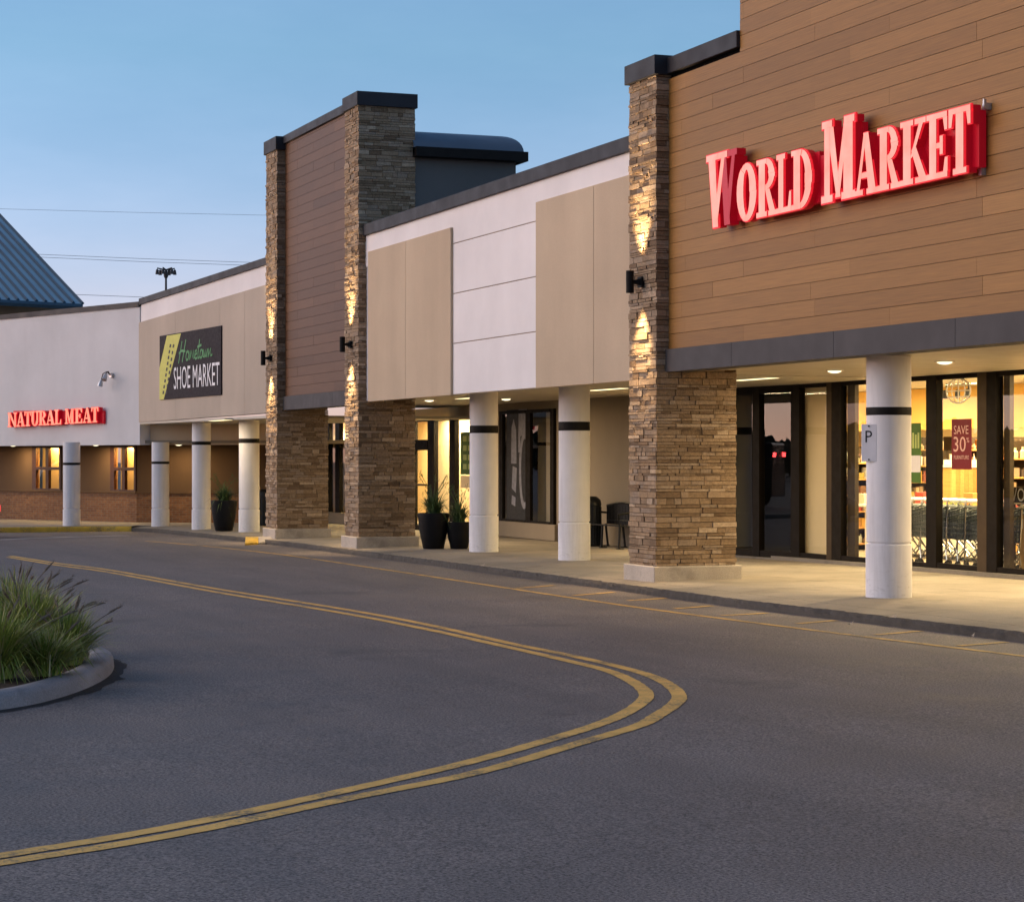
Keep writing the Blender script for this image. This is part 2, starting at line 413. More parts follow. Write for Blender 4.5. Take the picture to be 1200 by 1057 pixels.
# ------------------------------------------------------------------ lettering
def arc(cx, cy, rx, ry, a0, a1, n=10):
    return [(cx+rx*cos(R(a0+(a1-a0)*i/n)), cy+ry*sin(R(a0+(a1-a0)*i/n))) for i in range(n+1)]
def ring(cx, cy, rx, ry, ix, iy, a0, a1, n=14):
    o = arc(cx, cy, rx, ry, a0, a1, n); i = arc(cx, cy, ix, iy, a0, a1, n)
    return [[o[k], o[k+1], i[k+1], i[k]] for k in range(n)]
def rc(x0, x1, y0, y1): return [(x0,y0),(x1,y0),(x1,y1),(x0,y1)]
def glyph(ch):
    """slab serif capitals in a unit box: polygons 0..1 x 0..1"""
    t = .085
    if ch == 'W':
        return [rc(-.02,.36,1-t,1), rc(.40,.70,1-t,1), [(.06,1-t),(.27,1-t),(.37,0),(.22,0)], [(.22,0),(.37,0),(.60,1-t),(.48,1-t)],
                ('dim', [(.50,1-t),(.66,1-t),(.80,0),(.64,0)]), ('dim', [(.64,0),(.80,0),(.97,1-t),(.86,1-t)]), ('dim', rc(.74,1.04,1-t,1))]
    if ch == 'O': return ring(.5,.5,.52,.515,.17,.40,0,360,26)
    if ch == 'R':
        return [rc(.0,.50,0,t), rc(.12,.40,t,1-t), rc(.0,.48,1-t,1)] + ring(.46,.73,.44,.27,.16,.18,-90,90,12) + [rc(.40,.46,.46,.55), [(.44,.47),(.66,.47),(.90,t),(.66,t)], rc(.60,1.0,0,t)]
    if ch == 'L': return [rc(0,.56,1-t,1), rc(.14,.44,t,1-t), rc(0,.98,0,t), [(.80,t),(.98,t),(.98,.34),(.90,.34)]]
    if ch == 'D': return [rc(0,.42,0,t), rc(.12,.40,t,1-t), rc(0,.42,1-t,1)] + ring(.40,.5,.60,.5,.28,.40,-90,90,16)
    if ch == 'M':
        return [rc(-.04,.30,0,t), rc(.64,1.04,0,t), rc(-.02,.28,1-t,1), rc(.72,1.02,1-t,1), rc(.06,.20,t,1-t), rc(.70,.96,t,1-t),
                [(.14,1-t),(.36,1-t),(.56,.04),(.42,.04)], [(.42,.04),(.56,.04),(.80,1-t),(.66,1-t)]]
    if ch == 'A':
        return [rc(-.06,.34,0,t), rc(.56,1.06,0,t), [(.08,t),(.22,t),(.50,1),(.38,1)], [(.64,t),(.94,t),(.64,1),(.40,1)], rc(.24,.70,.27,.36)]
    if ch == 'K':
        return [rc(0,.48,0,t), rc(.12,.38,t,1-t), rc(0,.48,1-t,1), rc(.58,.98,1-t,1), rc(.60,1.06,0,t), [(.38,.38),(.52,.44),(.86,1-t),(.70,1-t)], [(.44,.52),(.58,.62),(.98,t),(.70,t)]]
    if ch == 'E':
        return [rc(0,.94,0,t), rc(.14,.42,t,1-t), rc(0,.92,1-t,1), rc(.42,.66,.46,.54), rc(.62,.72,.36,.64), [(.78,t),(.94,t),(.94,.30),(.86,.30)], [(.76,1-t),(.84,.72),(.92,.72),(.92,1-t)]]
    if ch == 'T':
        return [rc(0,1,1-t,1), [(0,1-t),(.16,1-t),(.09,.72),(0,.72)], [(.84,1-t),(1,1-t),(1,.72),(.91,.72)], rc(.34,.66,t,1-t), rc(.20,.80,0,t)]
    if ch == 'N':
        return [rc(-.04,.34,0,t), rc(.06,.22,t,1-t), rc(-.04,.30,1-t,1), rc(.66,1.04,1-t,1), rc(.78,.94,t,1-t), [(.10,1-t),(.36,1-t),(.94,0),(.72,0)]]
    if ch == 'U':
        return [rc(-.04,.46,1-t,1), rc(.62,1.04,1-t,1), rc(.06,.34,.32,1-t), rc(.74,.92,.32,1-t)] + ring(.49,.32,.43,.34,.15,.24,180,360,12) + [rc(.64,.74,.32,.33)]
    return []
def letter_mesh(ch, O, ux, w, h, depth, back):
    """letter standing on point O, running along unit ux, extruded along 'back' (unit, towards the wall)"""
    mb = MB(); ux = Vector(ux); back = Vector(back); O = Vector(O)
    for k, p in enumerate(glyph(ch)):
        dim = isinstance(p, tuple)
        if dim: p = p[1]
        if len(p) == 4 and ch not in 'O' and not (ch in 'RDU' and len({round(y_,3) for x_, y_ in p}) > 3):
            mx = sum(x for x, y in p)/4; p = [(x+(.022 if x > mx else -.022), y) for x, y in p]
        q = [O+ux*(x*w)+Vector((0,0,1))*(y*h)+back*(.0007*(k % 9)) for x, y in p]
        gx, gy = sum(x for x, y in p)/len(p), sum(y for x, y in p)/len(p)
        if len(p) == 4 and not dim:
            tq = [(gx+(x-gx)*1.0+(.03 if x > gx else -.03), y+(.016 if y > gy else -.016)) for x, y in p]
            tp = [O+ux*(x*w)+Vector((0,0,1))*(y*h)+back*(.008+.0007*(k % 9)) for x, y in tq]; ta = mb.verts(tp); tb = mb.verts([v+back*.02 for v in tp])
            mb.face([ta+i for i in range(4)], 3)
            for i in range(4): mb.face((ta+i, ta+(i+1) % 4, tb+(i+1) % 4, tb+i), 3)
        n = len(q); a = mb.verts(q); b = mb.verts([v+back*depth for v in q])
        mb.face([a+i for i in range(n)], 2 if dim else 0); mb.face([b+i for i in range(n)][::-1], 1)
        for i in range(n):
            j = (i+1) % n; mb.face((a+i, a+j, b+j, b+i), 1)
    return mb
def text_mesh(txt, O, ux, h, out, depth=.006, width=None, shear=0, up=(0,0,1)):
    cu = bpy.data.curves.new('t', 'FONT'); cu.body = txt; cu.size = 1; cu.shear = shear; cu.resolution_u = 3
    o = bpy.data.objects.new('t', cu); COL.objects.link(o)
    dg = bpy.context.evaluated_depsgraph_get(); me = bpy.data.meshes.new_from_object(o.evaluated_get(dg))
    vs = [v.co.copy() for v in me.vertices]; fs = [tuple(p.vertices) for p in me.polygons]
    bpy.data.objects.remove(o); bpy.data.curves.remove(cu); bpy.data.meshes.remove(me)
    x0, x1 = min(v.x for v in vs), max(v.x for v in vs); y0, y1 = min(v.y for v in vs), max(v.y for v in vs)
    ky = h/(y1-y0); kx = (width/(x1-x0)) if width else ky
    ux = Vector(ux); O = Vector(O); out = Vector(out); up = Vector(up); mb = MB()
    n = mb.verts([O+ux*((v.x-x0)*kx)+up*((v.y-y0)*ky)+out*depth for v in vs])
    for f in fs: mb.face([n+i for i in f])
    return mb
def strokes(lines, O, ux, up, out, sx, sy, r, depth=.006):
    mb = MB(); O = Vector(O); ux = Vector(ux); up = Vector(up); out = Vector(out)
    for ln in lines:
        pts = [Vector((x*sx, y*sy)) for x, y in ln]
        L = []; Rr = []
        for i, p in enumerate(pts):
            d = pts[min(i+1, len(pts)-1)]-pts[max(i-1, 0)]
            d = d.normalized() if d.length > 1e-6 else Vector((1,0)); nn = Vector((-d.y, d.x))*r
            L.append(p+nn); Rr.append(p-nn)
        P = lambda q: O+ux*q.x+up*q.y+out*depth
        a = mb.verts([P(q) for q in L]); b = mb.verts([P(q) for q in Rr])
        for i in range(len(pts)-1): mb.face((a+i, a+i+1, b+i+1, b+i))
        depth += .0006
    return mb

# ================================================================== SETTING
# ground: one sheet, following the gentle fall of the lot
gm = MB(); xs = [-900,-95,6,900]; ys = [-900,900]
n0 = gm.verts([(x, y, zg(x)) for x in xs for y in ys])
for i in range(3): gm.face((n0+2*i, n0+2*i+2, n0+2*i+3, n0+2*i+1))
struct('asphalt_lot', gm, M['asphalt'])

KERB = [(8,12.25),(-18,12.25),(-24,12.1),(-31,12.3),(-40,12.42),(-46.2,12.5),(-50.4,12.35),(-55,12.15),(-58.6,11.95),(-59.6,11.6),(-59.9,10.9),(-60.0,8.4),(-60.6,4),(-61,-8)]
walk = KERB+[(-90,-8),(-90,34),(8,34)]
WZ = lambda x, y: zg(x)+.14
wm_ = MB()
inner = []
kp = [Vector(p) for p in KERB]
def offset(pts, d):
    out = []
    for i, p in enumerate(pts):
        t = pts[min(i+1, len(pts)-1)]-pts[max(i-1, 0)]; t.normalize()
        out.append(p+Vector((t.y, -t.x))*d)
    return out
kin = offset(kp, .9)
wm_.prism([tuple(p) for p in kin]+[(-90,-8),(-90,34),(8,34)], lambda x, y: zg(x)-.3, WZ)
struct('sidewalk', wm_, M['walk'])

def resample(pts, step):
    out = [pts[0].copy()]; 
    for a, b in zip(pts, pts[1:]):
        L = (b-a).length; n = max(1, int(L/step))
        for i in range(1, n+1): out.append(a.lerp(b, i/n))
    return out
def kerb_mesh(pts, width, h, rough=.012, step=.12, inside=1):
    mb = MB(); P = resample(pts, step); n = len(P); prev = None; rnd = random.Random(5)
    off = offset(P, width*inside)
    chip = 0
    for i, p in enumerate(P):
        q = off[i]; d = (q-p)/width/1.0; d = (q-p).normalized()
        z = zg(p.x); zq = zg(q.x)+.1425
        if rnd.random() < .05: chip = rnd.uniform(.3, 1.0)
        chip *= .72
        j = lambda s=1: rnd.uniform(-rough, rough)*s
        pr = [p-d*.0+Vector((0,0)), p+d*(.004+abs(j())), p+d*(.012+abs(j())+.03*chip), p+d*(.035+abs(j())+.05*chip), q]
        zz = [z-.1, z+h*.5, z+h-.018-.03*chip+j(.5), z+h+.002+j(.15), zq]
        cur = mb.verts([(a.x, a.y, b) for a, b in zip(pr, zz)])
        if prev is not None:
            for k in range(4): mb.face((prev+k, cur+k, cur+k+1, prev+k+1), 1 if k == 3 else 0)
        prev = cur
    return mb
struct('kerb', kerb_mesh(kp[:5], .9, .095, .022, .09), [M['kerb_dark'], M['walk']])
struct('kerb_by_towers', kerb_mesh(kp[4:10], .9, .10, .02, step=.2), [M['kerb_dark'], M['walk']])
struct('yellow_kerb', kerb_mesh([Vector((-59.6,11.6)),Vector((-59.9,10.9)),Vector((-60,8.4)),Vector((-60.6,4))], .9, .14, .006, step=.3), [M['yellow_kerb'], M['walk']])
struct('kerb_far', kerb_mesh([Vector((-60.6,4)),Vector((-61,-8))], .9, .14, .006, step=.5), [M['kerb'], M['walk']])

# kerb ramp beside the tower: pale flares with a yellow one
rm = MB()
def on_walk(px, py, h): x, y = at_g(px, py, h); return (x, y, zg(x)+h)
a = at_g(303,637,.02); b = at_g(326,636,.02); c = at_g(322,629,.15); d = at_g(303,629,.15)
rm.hexa([(*a,zg(a[0])-.05),(*b,zg(b[0])-.05),(*c,zg(c[0])-.05),(*d,zg(d[0])-.05),(*a,zg(a[0])+.035),(*b,zg(b[0])+.035),(*c,zg(c[0])+.152),(*d,zg(d[0])+.152)])
struct('kerb_ramp', rm, M['kerb_pale'])
rm = MB(); a2 = at_g(287,638,.02); b2 = (a[0]-.02,a[1]); c2 = (d[0]-.02,d[1]); d2 = at_g(288,629,.15)
rm.hexa([(*a2,zg(a2[0])-.05),(*b2,zg(b2[0])-.05),(*c2,zg(c2[0])-.05),(*d2,zg(d2[0])-.05),(*a2,zg(a2[0])+.04),(*b2,zg(b2[0])+.038),(*c2,zg(c2[0])+.153),(*d2,zg(d2[0])+.153)])
struct('yellow_ramp_flare', rm, M['yellow_kerb'])

# painted markings
def smooth_path(pts, n=14):
    P = [Vector(p) for p in pts]; out = []
    for i in range(len(P)-1):
        p0, p1, p2, p3 = P[max(i-1,0)], P[i], P[i+1], P[min(i+2,len(P)-1)]
        for k in range(n):
            t = k/n
            out.append(.5*((2*p1)+(-p0+p2)*t+(2*p0-5*p1+4*p2-p3)*t*t+(-p0+3*p1-3*p2+p3)*t**3))
    out.append(P[-1]); return out
def ribbon(pts, w, lift=.004, jit=.004):
    mb = MB(); n = len(pts); pv = None; rnd = random.Random(3)
    for i, p in enumerate(pts):
        t = (pts[min(i+1,n-1)]-pts[max(i-1,0)]).normalized(); nn = Vector((-t.y, t.x))
        a_, b_ = p+nn*(w/2+rnd.uniform(-jit,jit)), p-nn*(w/2+rnd.uniform(-jit,jit))
        cur = mb.verts([(a_.x,a_.y,zg(a_.x)+lift),(b_.x,b_.y,zg(b_.x)+lift)])
        if pv is not None: mb.face((pv,cur,cur+1,pv+1))
        pv = cur
    return mb
outer = [(12,651.5),(28,654),(70,660.5),(128,668),(250,689.5),(400,713.5),(500,732),(600,754.5),(670,768.5),(730,782.5),(765,793),(786,804),(796,816),(789,826.5),(772,837.5),(748,850.5),(680,870.5),(560,905),(400,937.5),(200,979),(0,1011.5),(-200,1042)]
inner_ = [(10,653),(26,655.7),(68,662.6),(126,670.5),(248,693),(398,718),(500,737.5),(600,759.5),(670,775.5),(712,786),(736,796),(752,806.5),(757.5,815.5),(749,825.5),(731,836.5),(704,848),(655,863.5),(550,893),(400,927.5),(200,969.5),(0,1003),(-200,1034)]
cm = smooth_path([at_g(*p) for p in outer]); ci = smooth_path([at_g(*p) for p in inner_])
struct('yellow_centre_line', ribbon(cm, .115), M['yellow'])
struct('yellow_centre_line_inner', ribbon(ci, .115), M['yellow'])
edge = smooth_path([at_g(*p) for p in [(1400,793),(1200,769),(1020,747),(870,728),(720,708),(540,681),(430,664.5),(330,650),(240,640),(170,634)]], 20)
struct('yellow_edge_line', ribbon(edge, .10), M['yellow_faint'])
tick = MB()
for (x0,y0,x1,y1) in [(1123,757,1180,752.5),(1026,744,1080,739.5),(934,731,980,727),(846,721.5,900,718.5),(790,713.5,835,710),(736,704,782,701),(672,698,720,694),(606,689.5,650,686)]:
    A_, B_ = Vector(at_g(x0,y0)), Vector(at_g(x1,y1)); B_ = A_+(B_-A_)*.98
    pp = ribbon([A_+(B_-A_)*(i/6) for i in range(7)], .10, .0045)
    n0 = tick.verts(pp.v)
    for f in pp.f: tick.face([n0+i for i in f])
struct('yellow_stall_ticks', tick, M['yellow_faint'])
# pale worn strip along the yellow kerb
wl = ribbon(smooth_path([at_g(-40,634),at_g(0,632.5),at_g(60,630),at_g(150,627.5)], 8), .5, .003, .05)
struct('gutter_strip', wl, M['kerb_pale'])

# island
ISL = [(-14.3,-6),(-14.4,-1),(-14.9,.9),(-15.87,2.16),(-16.5,2.66),(-17.5,3.13),(-18.6,3.47),(-19.7,3.62),(-20.9,3.38),(-22.0,2.75),(-22.9,1.7),(-23.5,.2),(-23.8,-2),(-23.8,-6)]
ip = smooth_path(ISL, 8)
def island_kerb(pts):
    mb = MB(); n = len(pts); pv = None
    prof = [(0,-.05),(.012,.075),(.03,.105),(.06,.122),(.13,.128),(.19,.122),(.22,.10),(.23,.02)]
    for i, p in enumerate(pts):
        t = (pts[min(i+1,n-1)]-pts[max(i-1,0)]).normalized(); nn = Vector((-t.y, t.x))
        cur = mb.verts([((p+nn*d).x, (p+nn*d).y, zg(p.x)+z) for d, z in prof])
        if pv is not None:
            for k in range(len(prof)-1): mb.face((pv+k,cur+k,cur+k+1,pv+k+1))
        pv = cur
    return mb
ctr = Vector((-20,-2))
test = ip[20]; t_ = (ip[21]-ip[19]).normalized(); nn_ = Vector((-t_.y, t_.x))
if (ctr-test).dot(nn_) < 0: ip = ip[::-1]
struct('island_kerb', island_kerb(ip), M['island_kerb'], smooth=50)
sm_ = MB(); n0 = sm_.verts([(-20,-3,zg(-20)+.13)])
rng = []
for i, p in enumerate(ip):
    t = (ip[min(i+1,len(ip)-1)]-ip[max(i-1,0)]).normalized(); q = p+Vector((-t.y,t.x))*.20
    rng.append((q.x,q.y,zg(q.x)+.105))
n1 = sm_.verts(rng)
for i in range(len(rng)-1): sm_.face((n0,n1+i,n1+i+1))
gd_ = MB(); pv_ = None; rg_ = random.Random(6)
for i, p_ in enumerate(ip):                   # dark strip laid on the asphalt as contact shade at the kerb foot
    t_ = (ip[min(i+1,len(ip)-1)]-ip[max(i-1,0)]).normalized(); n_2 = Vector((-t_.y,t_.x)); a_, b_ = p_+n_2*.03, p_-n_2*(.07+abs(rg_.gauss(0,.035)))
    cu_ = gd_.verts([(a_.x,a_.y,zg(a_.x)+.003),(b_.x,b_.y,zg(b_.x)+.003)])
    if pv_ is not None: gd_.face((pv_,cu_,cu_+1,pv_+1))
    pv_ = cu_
M['foot_shade'] = m_plain('kerb_foot_shade', (.05,.043,.038), .95, .4, 20, .5, 60)
struct('kerb_foot_shade', gd_, M['foot_shade'])
rm_ = random.Random(12)
for k in range(1400):                         # bark chips lying on the bed
    p_ = ip[rm_.randrange(8, len(ip)-8)]; t_c = rm_.uniform(.16, .75)**.8; cxp = p_.lerp(Vector((-20,-3)), t_c*.45); a_ = rm_.uniform(0, 6.28); l_ = rm_.uniform(.02,.06); zz = zg(cxp.x)+.112+.03*t_c*.45
    u_ = Vector((cos(a_), sin(a_), rm_.uniform(-.3,.3)))*l_; v_ = Vector((-sin(a_), cos(a_), rm_.uniform(-.3,.3)))*l_*.4; c0 = Vector((cxp.x, cxp.y, zz+.012))
    q0 = sm_.verts([c0-u_-v_, c0+u_-v_, c0+u_+v_, c0-u_+v_]); sm_.face((q0,q0+1,q0+2,q0+3), 1, rm_.random())
M['chips'] = m_leaf('bark_chip', (.05,.03,.02), (.22,.15,.09))
struct('island_soil', sm_, [M['mulch'], M['chips']])

# sky
w = bpy.data.worlds.new('World'); SC.world = w; w.use_nodes = True
nt = w.node_tree; nt.nodes.clear()
wo = nt.nodes.new('ShaderNodeOutputWorld'); bg = nt.nodes.new('ShaderNodeBackground'); sk = nt.nodes.new('ShaderNodeTexSky')
SUN_EL = R(12.0)
sun_dir = Vector((cos(R(-115)), sin(R(-115)), 0))          # horizontal direction towards the set sun, behind the camera
sk.sky_type = 'NISHITA'; sk.sun_disc = False; sk.sun_elevation = SUN_EL
sk.sun_rotation = math.atan2(sun_dir.x, sun_dir.y); sk.air_density = 1.0; sk.dust_density = 0.5; sk.ozone_density = 4.5; sk.altitude = 100
tint = nt.nodes.new('ShaderNodeMixRGB'); tint.blend_type = 'MULTIPLY'; tint.inputs[0].default_value = 1; 
stc = nt.nodes.new('ShaderNodeTexCoord'); ssx = nt.nodes.new('ShaderNodeSeparateXYZ'); nt.links.new(stc.outputs['Generated'], ssx.inputs[0])
srm = nt.nodes.new('ShaderNodeValToRGB'); nt.links.new(ssx.outputs['Z'], srm.inputs[0]); nt.links.new(srm.outputs[0], tint.inputs[2])
srm.color_ramp.elements[0].position = .05; srm.color_ramp.elements[0].color = (1.46,.95,1.08,1)     # dusk glow low in the sky
srm.color_ramp.elements[1].position = .18; srm.color_ramp.elements[1].color = (1.10,.98,.89,1)
cl = nt.nodes.new('ShaderNodeTexNoise'); cl.inputs['Scale'].default_value = 5; cl.inputs['Detail'].default_value = 5; cl.inputs['Roughness'].default_value = .6
cmp_ = nt.nodes.new('ShaderNodeMapping'); cmp_.inputs['Scale'].default_value = (1,1,3.5)
clr = nt.nodes.new('ShaderNodeValToRGB'); clr.color_ramp.elements[0].position = .35; clr.color_ramp.elements[0].color = (.93,.95,.96,1); clr.color_ramp.elements[1].position = .7; clr.color_ramp.elements[1].color = (1.10,1.05,1.03,1)
clm = nt.nodes.new('ShaderNodeMixRGB'); clm.blend_type = 'MULTIPLY'; clm.inputs[0].default_value = 1
nt.links.new(stc.outputs['Generated'], cmp_.inputs[0]); nt.links.new(cmp_.outputs[0], cl.inputs['Vector']); nt.links.new(cl.outputs['Fac'], clr.inputs[0])
nt.links.new(sk.outputs[0], clm.inputs[1]); nt.links.new(clr.outputs[0], clm.inputs[2]); nt.links.new(clm.outputs[0], tint.inputs[1]); nt.links.new(tint.outputs[0], bg.inputs[0]); bg.inputs[1].default_value = 0.12
nt.links.new(bg.outputs[0], wo.inputs[0])
sl = lamp('evening_sun', 'SUN', (0,-20,30), 1.15, (1,.76,.60), angle=R(70))
sl.rotation_euler = Vector((sun_dir.x*cos(SUN_EL), sun_dir.y*cos(SUN_EL), sin(SUN_EL))).to_track_quat('Z','Y').to_euler()

# ================================================================== BUILDINGS
YW = 12.9                         # upper wall plane of the main front
YS = 17.6                         # shop windows, under the canopy
X_ = lambda px, Y=YW: at_y(px, 500, Y)[0]
def planks(x0, x1, z0, z1, y, rowh, joints, t=.03, rnd=None, skip=None):
    mb = MB(); rnd = rnd or random.Random(11)
    z = z0; row = 0
    while z < z1-.01:
        zt = min(z+rowh, z1); js = [x0]+[j for j in joints(row) if x0+.05 < j < x1-.05]+[x1]
        for a, b in zip(js, js[1:]):
            if skip and skip(a, b, z, zt): 
                a, b = skip(a, b, z, zt)
                if b-a < .03: continue
            mb.box(a+.0015, b-.0015, y+rnd.uniform(0,.002), y+t, z+.003, zt-.003, 0, min(1, max(0, rnd.gauss(.5, .2))))
        z = zt; row += 1
    return mb

# ---------------------------------------------------------------- the homeware shop
XR = X_(783); XF = -11.5; XRISE = X_(867)
Z0, Z1 = 3.02, 3.33
wmb = thing('shop_building', 'large shop clad in brown wood planks above a lit glass front, with red lit letters', 'building', (-20, YW, zg(-20)+.14))
bk = MB(); bk.box(XR-.02, XRISE, YW+.035, YW+.4, Z1-.2, 7.12); bk.box(XRISE, XF, YW+.035, YW+.4, Z1-.2, 10.4)
obj('backing_wall', bk, M['darkroom'], wmb)
jw = lambda row: [XR+(2.3, .55, 4.1, 1.4)[row % 4]+3.66*k for k in range(-1, 7)]
def skipf(a, b, z, zt):
    if zt > 7.13 and b <= XRISE+.01: return (0, 0)
    if zt > 7.13 and a < XRISE: return (XRISE, b)
    return (a, b)
obj('wood_cladding', planks(XR, XF, Z1+.004, 10.3, YW, .2075, jw, skip=skipf), M['wood'], wmb)
cp = MB(); cp.box(XR-.05, XRISE, YW-.05, YW+.45, 7.13, 7.35); cp.box(XRISE-.01, XF, YW-.05, YW+.45, 10.3, 10.55)
obj('parapet_coping', cp, M['coping'], wmb, bevel=.008)
fb = MB(); js = [XR-.02]+[X_(p) for p in (861, 981, 1124)]+[-17.2, -14.4, XF]
for a, b in zip(js, js[1:]): fb.box(a+.004, b-.004, YW-.05, YW+.3, Z0, Z1)
fb.box(XR, XF, YW-.03, YW+.28, Z0+.01, Z1-.01)
obj('fascia_band', fb, M['fascia'], wmb)
sf = MB()
xx = XR-1.6
while xx < XF-.01: 
    for y0, y1 in ((13.2,14.7),(14.7,16.2),(16.2,17.7)): sf.box(xx+.004, min(xx+1.5,XF)-.004, y0+.004, y1-.004, Z0+.04, Z0+.12)
    xx += 1.5
obj('soffit', sf, M['soffit'], wmb)
ro = MB(); ro.box(XR-1.6, XF, 13.2, 34, 3.2, 3.4); ro.box(XR, XF, 13.35, 34, 6.6, 6.8)
obj('roof', ro, M['grey_wall'], wmb)

def storefront(root, xs, Y, zb, zt, frame_mats, glass_cols, sill=.10, dep=.12, mull=None):
    """xs: list of (x0,x1) of the solid uprights; glass_cols: (x0,x1) panes"""
    for i, (a, b) in enumerate(xs):
        fr = MB(); fr.box(a, b, Y-dep/2, Y+dep/2, zb(a), zt); 
        obj('mullion', fr, frame_mats[i] if isinstance(frame_mats, list) else frame_mats, root, bevel=.006)
    x0 = min(a for a, b in glass_cols); x1 = max(b for a, b in glass_cols)
    for (a, b) in glass_cols:
        bs = MB(); bs.box(a, b, Y-.05, Y+.05, zb(a)+.0, zb(a)+sill); obj('bottom_rail', bs, M['bronze'], root)
        hd = MB(); hd.box(a, b, Y-.05, Y+.05, zt-.07, zt); obj('head_rail', hd, M['bronze'], root)
        p = MB(); p.box(a, b, Y-.004, Y+.004, zb(a)+sill, zt-.07); obj('window_pane', p, M['glass'], root)
XS = lambda px: at_y(px, 560, YS)[0]
zb = lambda x: zg(x)+.14
up = [(972,978),(978,989),(1089,1101),(1149,1160),(1160,1172)]
storefront(wmb, [(XS(a), XS(b)) for a, b in up], YS, zb, 3.06,
           [M['bronze_lit'],M['bronze'],M['bronze'],M['bronze_lit'],M['bronze']],  # lit side of each thick upright coloured browner than its dark side
           [(XS(940),XS(972)),(XS(989),XS(1089)),(XS(1101),XS(1149)),(XS(1172),XS(1240)),(XS(1252),XS(1320)),(XS(1330),XF)], .14)
cu = MB(); cu.prism([(XS(800),YS-.14),(XF,YS-.14),(XF,YS+.1),(XS(800),YS+.1)], lambda x,y: zg(x)+.1, lambda x,y: zg(x)+.2)
obj('threshold', cu, M['kerb'], wmb)
for pa, pb_ in ((989,998),(1172,1179)):
    side = MB(); side.box(XS(pa), XS(pb_), YS+.06, YS+.13, .2, 3.0); obj('return_panel', side, M['bronze_lit'], wmb)
# the dark bay is turned slightly so its glass mirrors the open lot
Q0 = (XS(940), YS); Q1 = (XS(940)-5*cos(R(6)), YS-5*sin(R(6)))
def QB(px): return at_line(px, 560, Q0, Q1)[:2]
for a, b in ((843,850),(885,893),(930,940)):
    m_ = MB(); m_.slab(QB(a), QB(b), zb(-34), 3.06, .12, off=-.06); obj('mullion', m_, M['bronze'], wmb, bevel=.006)
for a, b in ((850,885),(893,930)):
    m_ = MB(); m_.slab(QB(a), QB(b), zb(-34), zb(-34)+.14, .10, off=-.05); obj('bottom_rail', m_, M['bronze'], wmb)
    m_ = MB(); m_.slab(QB(a), QB(b), 2.93, 3.06, .10, off=-.05); obj('head_rail', m_, M['bronze'], wmb)
    m_ = MB(); m_.slab(QB(a), QB(b), zb(-34)+.14, 2.93, .008, off=-.004); obj('window_pane', m_, M['glass'], wmb)
m_ = MB(); m_.slab(QB(835), QB(940), zb(-34)-.1, zb(-34)+.03, .2, off=-.12); obj('threshold', m_, M['kerb'], wmb)
db = MB(); db.slab(QB(825), QB(938), .0, 3.05, .1, off=.16); obj('dark_room_sheet', db, M['darkroom'], wmb)  # black sheet added behind the glass for the darkness of the room
pb = MB(); pb.box(XS(936), XS(974), YS+.12, YS+.2, .0, 3.1); obj('display_back_panel', pb, M['in_cream'], wmb)
# room behind the glass
fl = MB(); fl.box(-56, XF, YS+.1, 33, -.02, .16); obj('shop_floor', fl, M['in_floor'], wmb)
rw = MB(); rw.box(-56, XF, 31.8, 32, .16, 3.3); rw.box(XF-.1, XF, YS+.2, 31.8, .16, 3.3); rw.box(-56.1, -56, YS+4, 31.8, .16, 3.3)
obj('rear_wall', rw, M['in_cream'], wmb)
ce = MB(); ce.box(-56, XF, YS+.1, 31.8, 3.15, 3.2); obj('shop_ceiling', ce, M['in_ceil'], wmb)
blk = MB(); blk.box(-50, XF, 22.2, 22.35, 2.36, 3.14); obj('bulkhead', blk, M['in_orange'], wmb)
# ---------------------------------------------------------------- stone pillars
def stone_pillar(label, x0, x1, y0, y1, zbase, ztop, cap_h, cap_o, seed, plinth_o=.07):
    root = thing('stone_pillar', label, 'pillar', ((x0+x1)/2, (y0+y1)/2, zbase), group='stone clad pillars along the shop fronts')
    rnd = random.Random(seed)
    pl = MB(); pl.box(x0-plinth_o, x1+plinth_o, y0-plinth_o, y1+plinth_o, zbase-.05, zbase+.20)
    obj('plinth', pl, M['plinth'], root, bevel=.015)
    st = MB(); st.box(x0+.05, x1-.05, y0+.05, y1-.05, zbase+.2, ztop, 0, .1)
    z = zbase+.2
    while z < ztop-.005:
        h = min(rnd.choice((.03,.038,.048,.048,.06,.075,.09)), ztop-z)
        for side_ in range(4):
            L = (x1-x0) if side_ < 2 else (y1-y0)
            p = 0.0
            while p < L-1e-4:
                l = min(rnd.uniform(.09, .38), L-p)
                if L-p-l < .08: l = L-p
                o = rnd.choice((0,.003,.006,.010,.014,.020)); tone = rnd.random()
                q = .0035
                e0 = 0 if p > 0 else -o*.5; e1 = 0 if p+l < L-1e-4 else o*.5
                if side_ == 0: st.box(x0+p+q+e0, x0+p+l-q+e1, y0-o, y0+.06, z+q, z+h-q, 0, tone)
                elif side_ == 1: st.box(x0+p+q, x0+p+l-q, y1-.06, y1+o, z+q, z+h-q, 0, tone)
                elif side_ == 2: st.box(x1-.06, x1+o, y0+p+q+e0, y0+p+l-q+e1, z+q, z+h-q, 0, tone)
                else: st.box(x0-o, x0+.06, y0+p+q, y0+p+l-q, z+q, z+h-q, 0, tone)
                p += l
        z += h
    obj('stone_cladding', st, M['stone'], root)
    if cap_h:
        c = MB(); c.box(x0-cap_o, x1+cap_o, y0-cap_o, y1+cap_o, ztop, ztop+cap_h); obj('metal_cap', c, M['coping'], root, bevel=.008)
    return root
YP = 12.72
PR = (at_y(738,600,YP)[0], at_y(769.5,600,YP)[0]); PMd = (at_y(404.5,600,YP)[0], at_y(420.5,600,YP)[0]); PL = (at_y(312,600,YP)[0], at_y(325,600,YP)[0])
zc = lambda px, py: at_y(px, py, YP)[1]
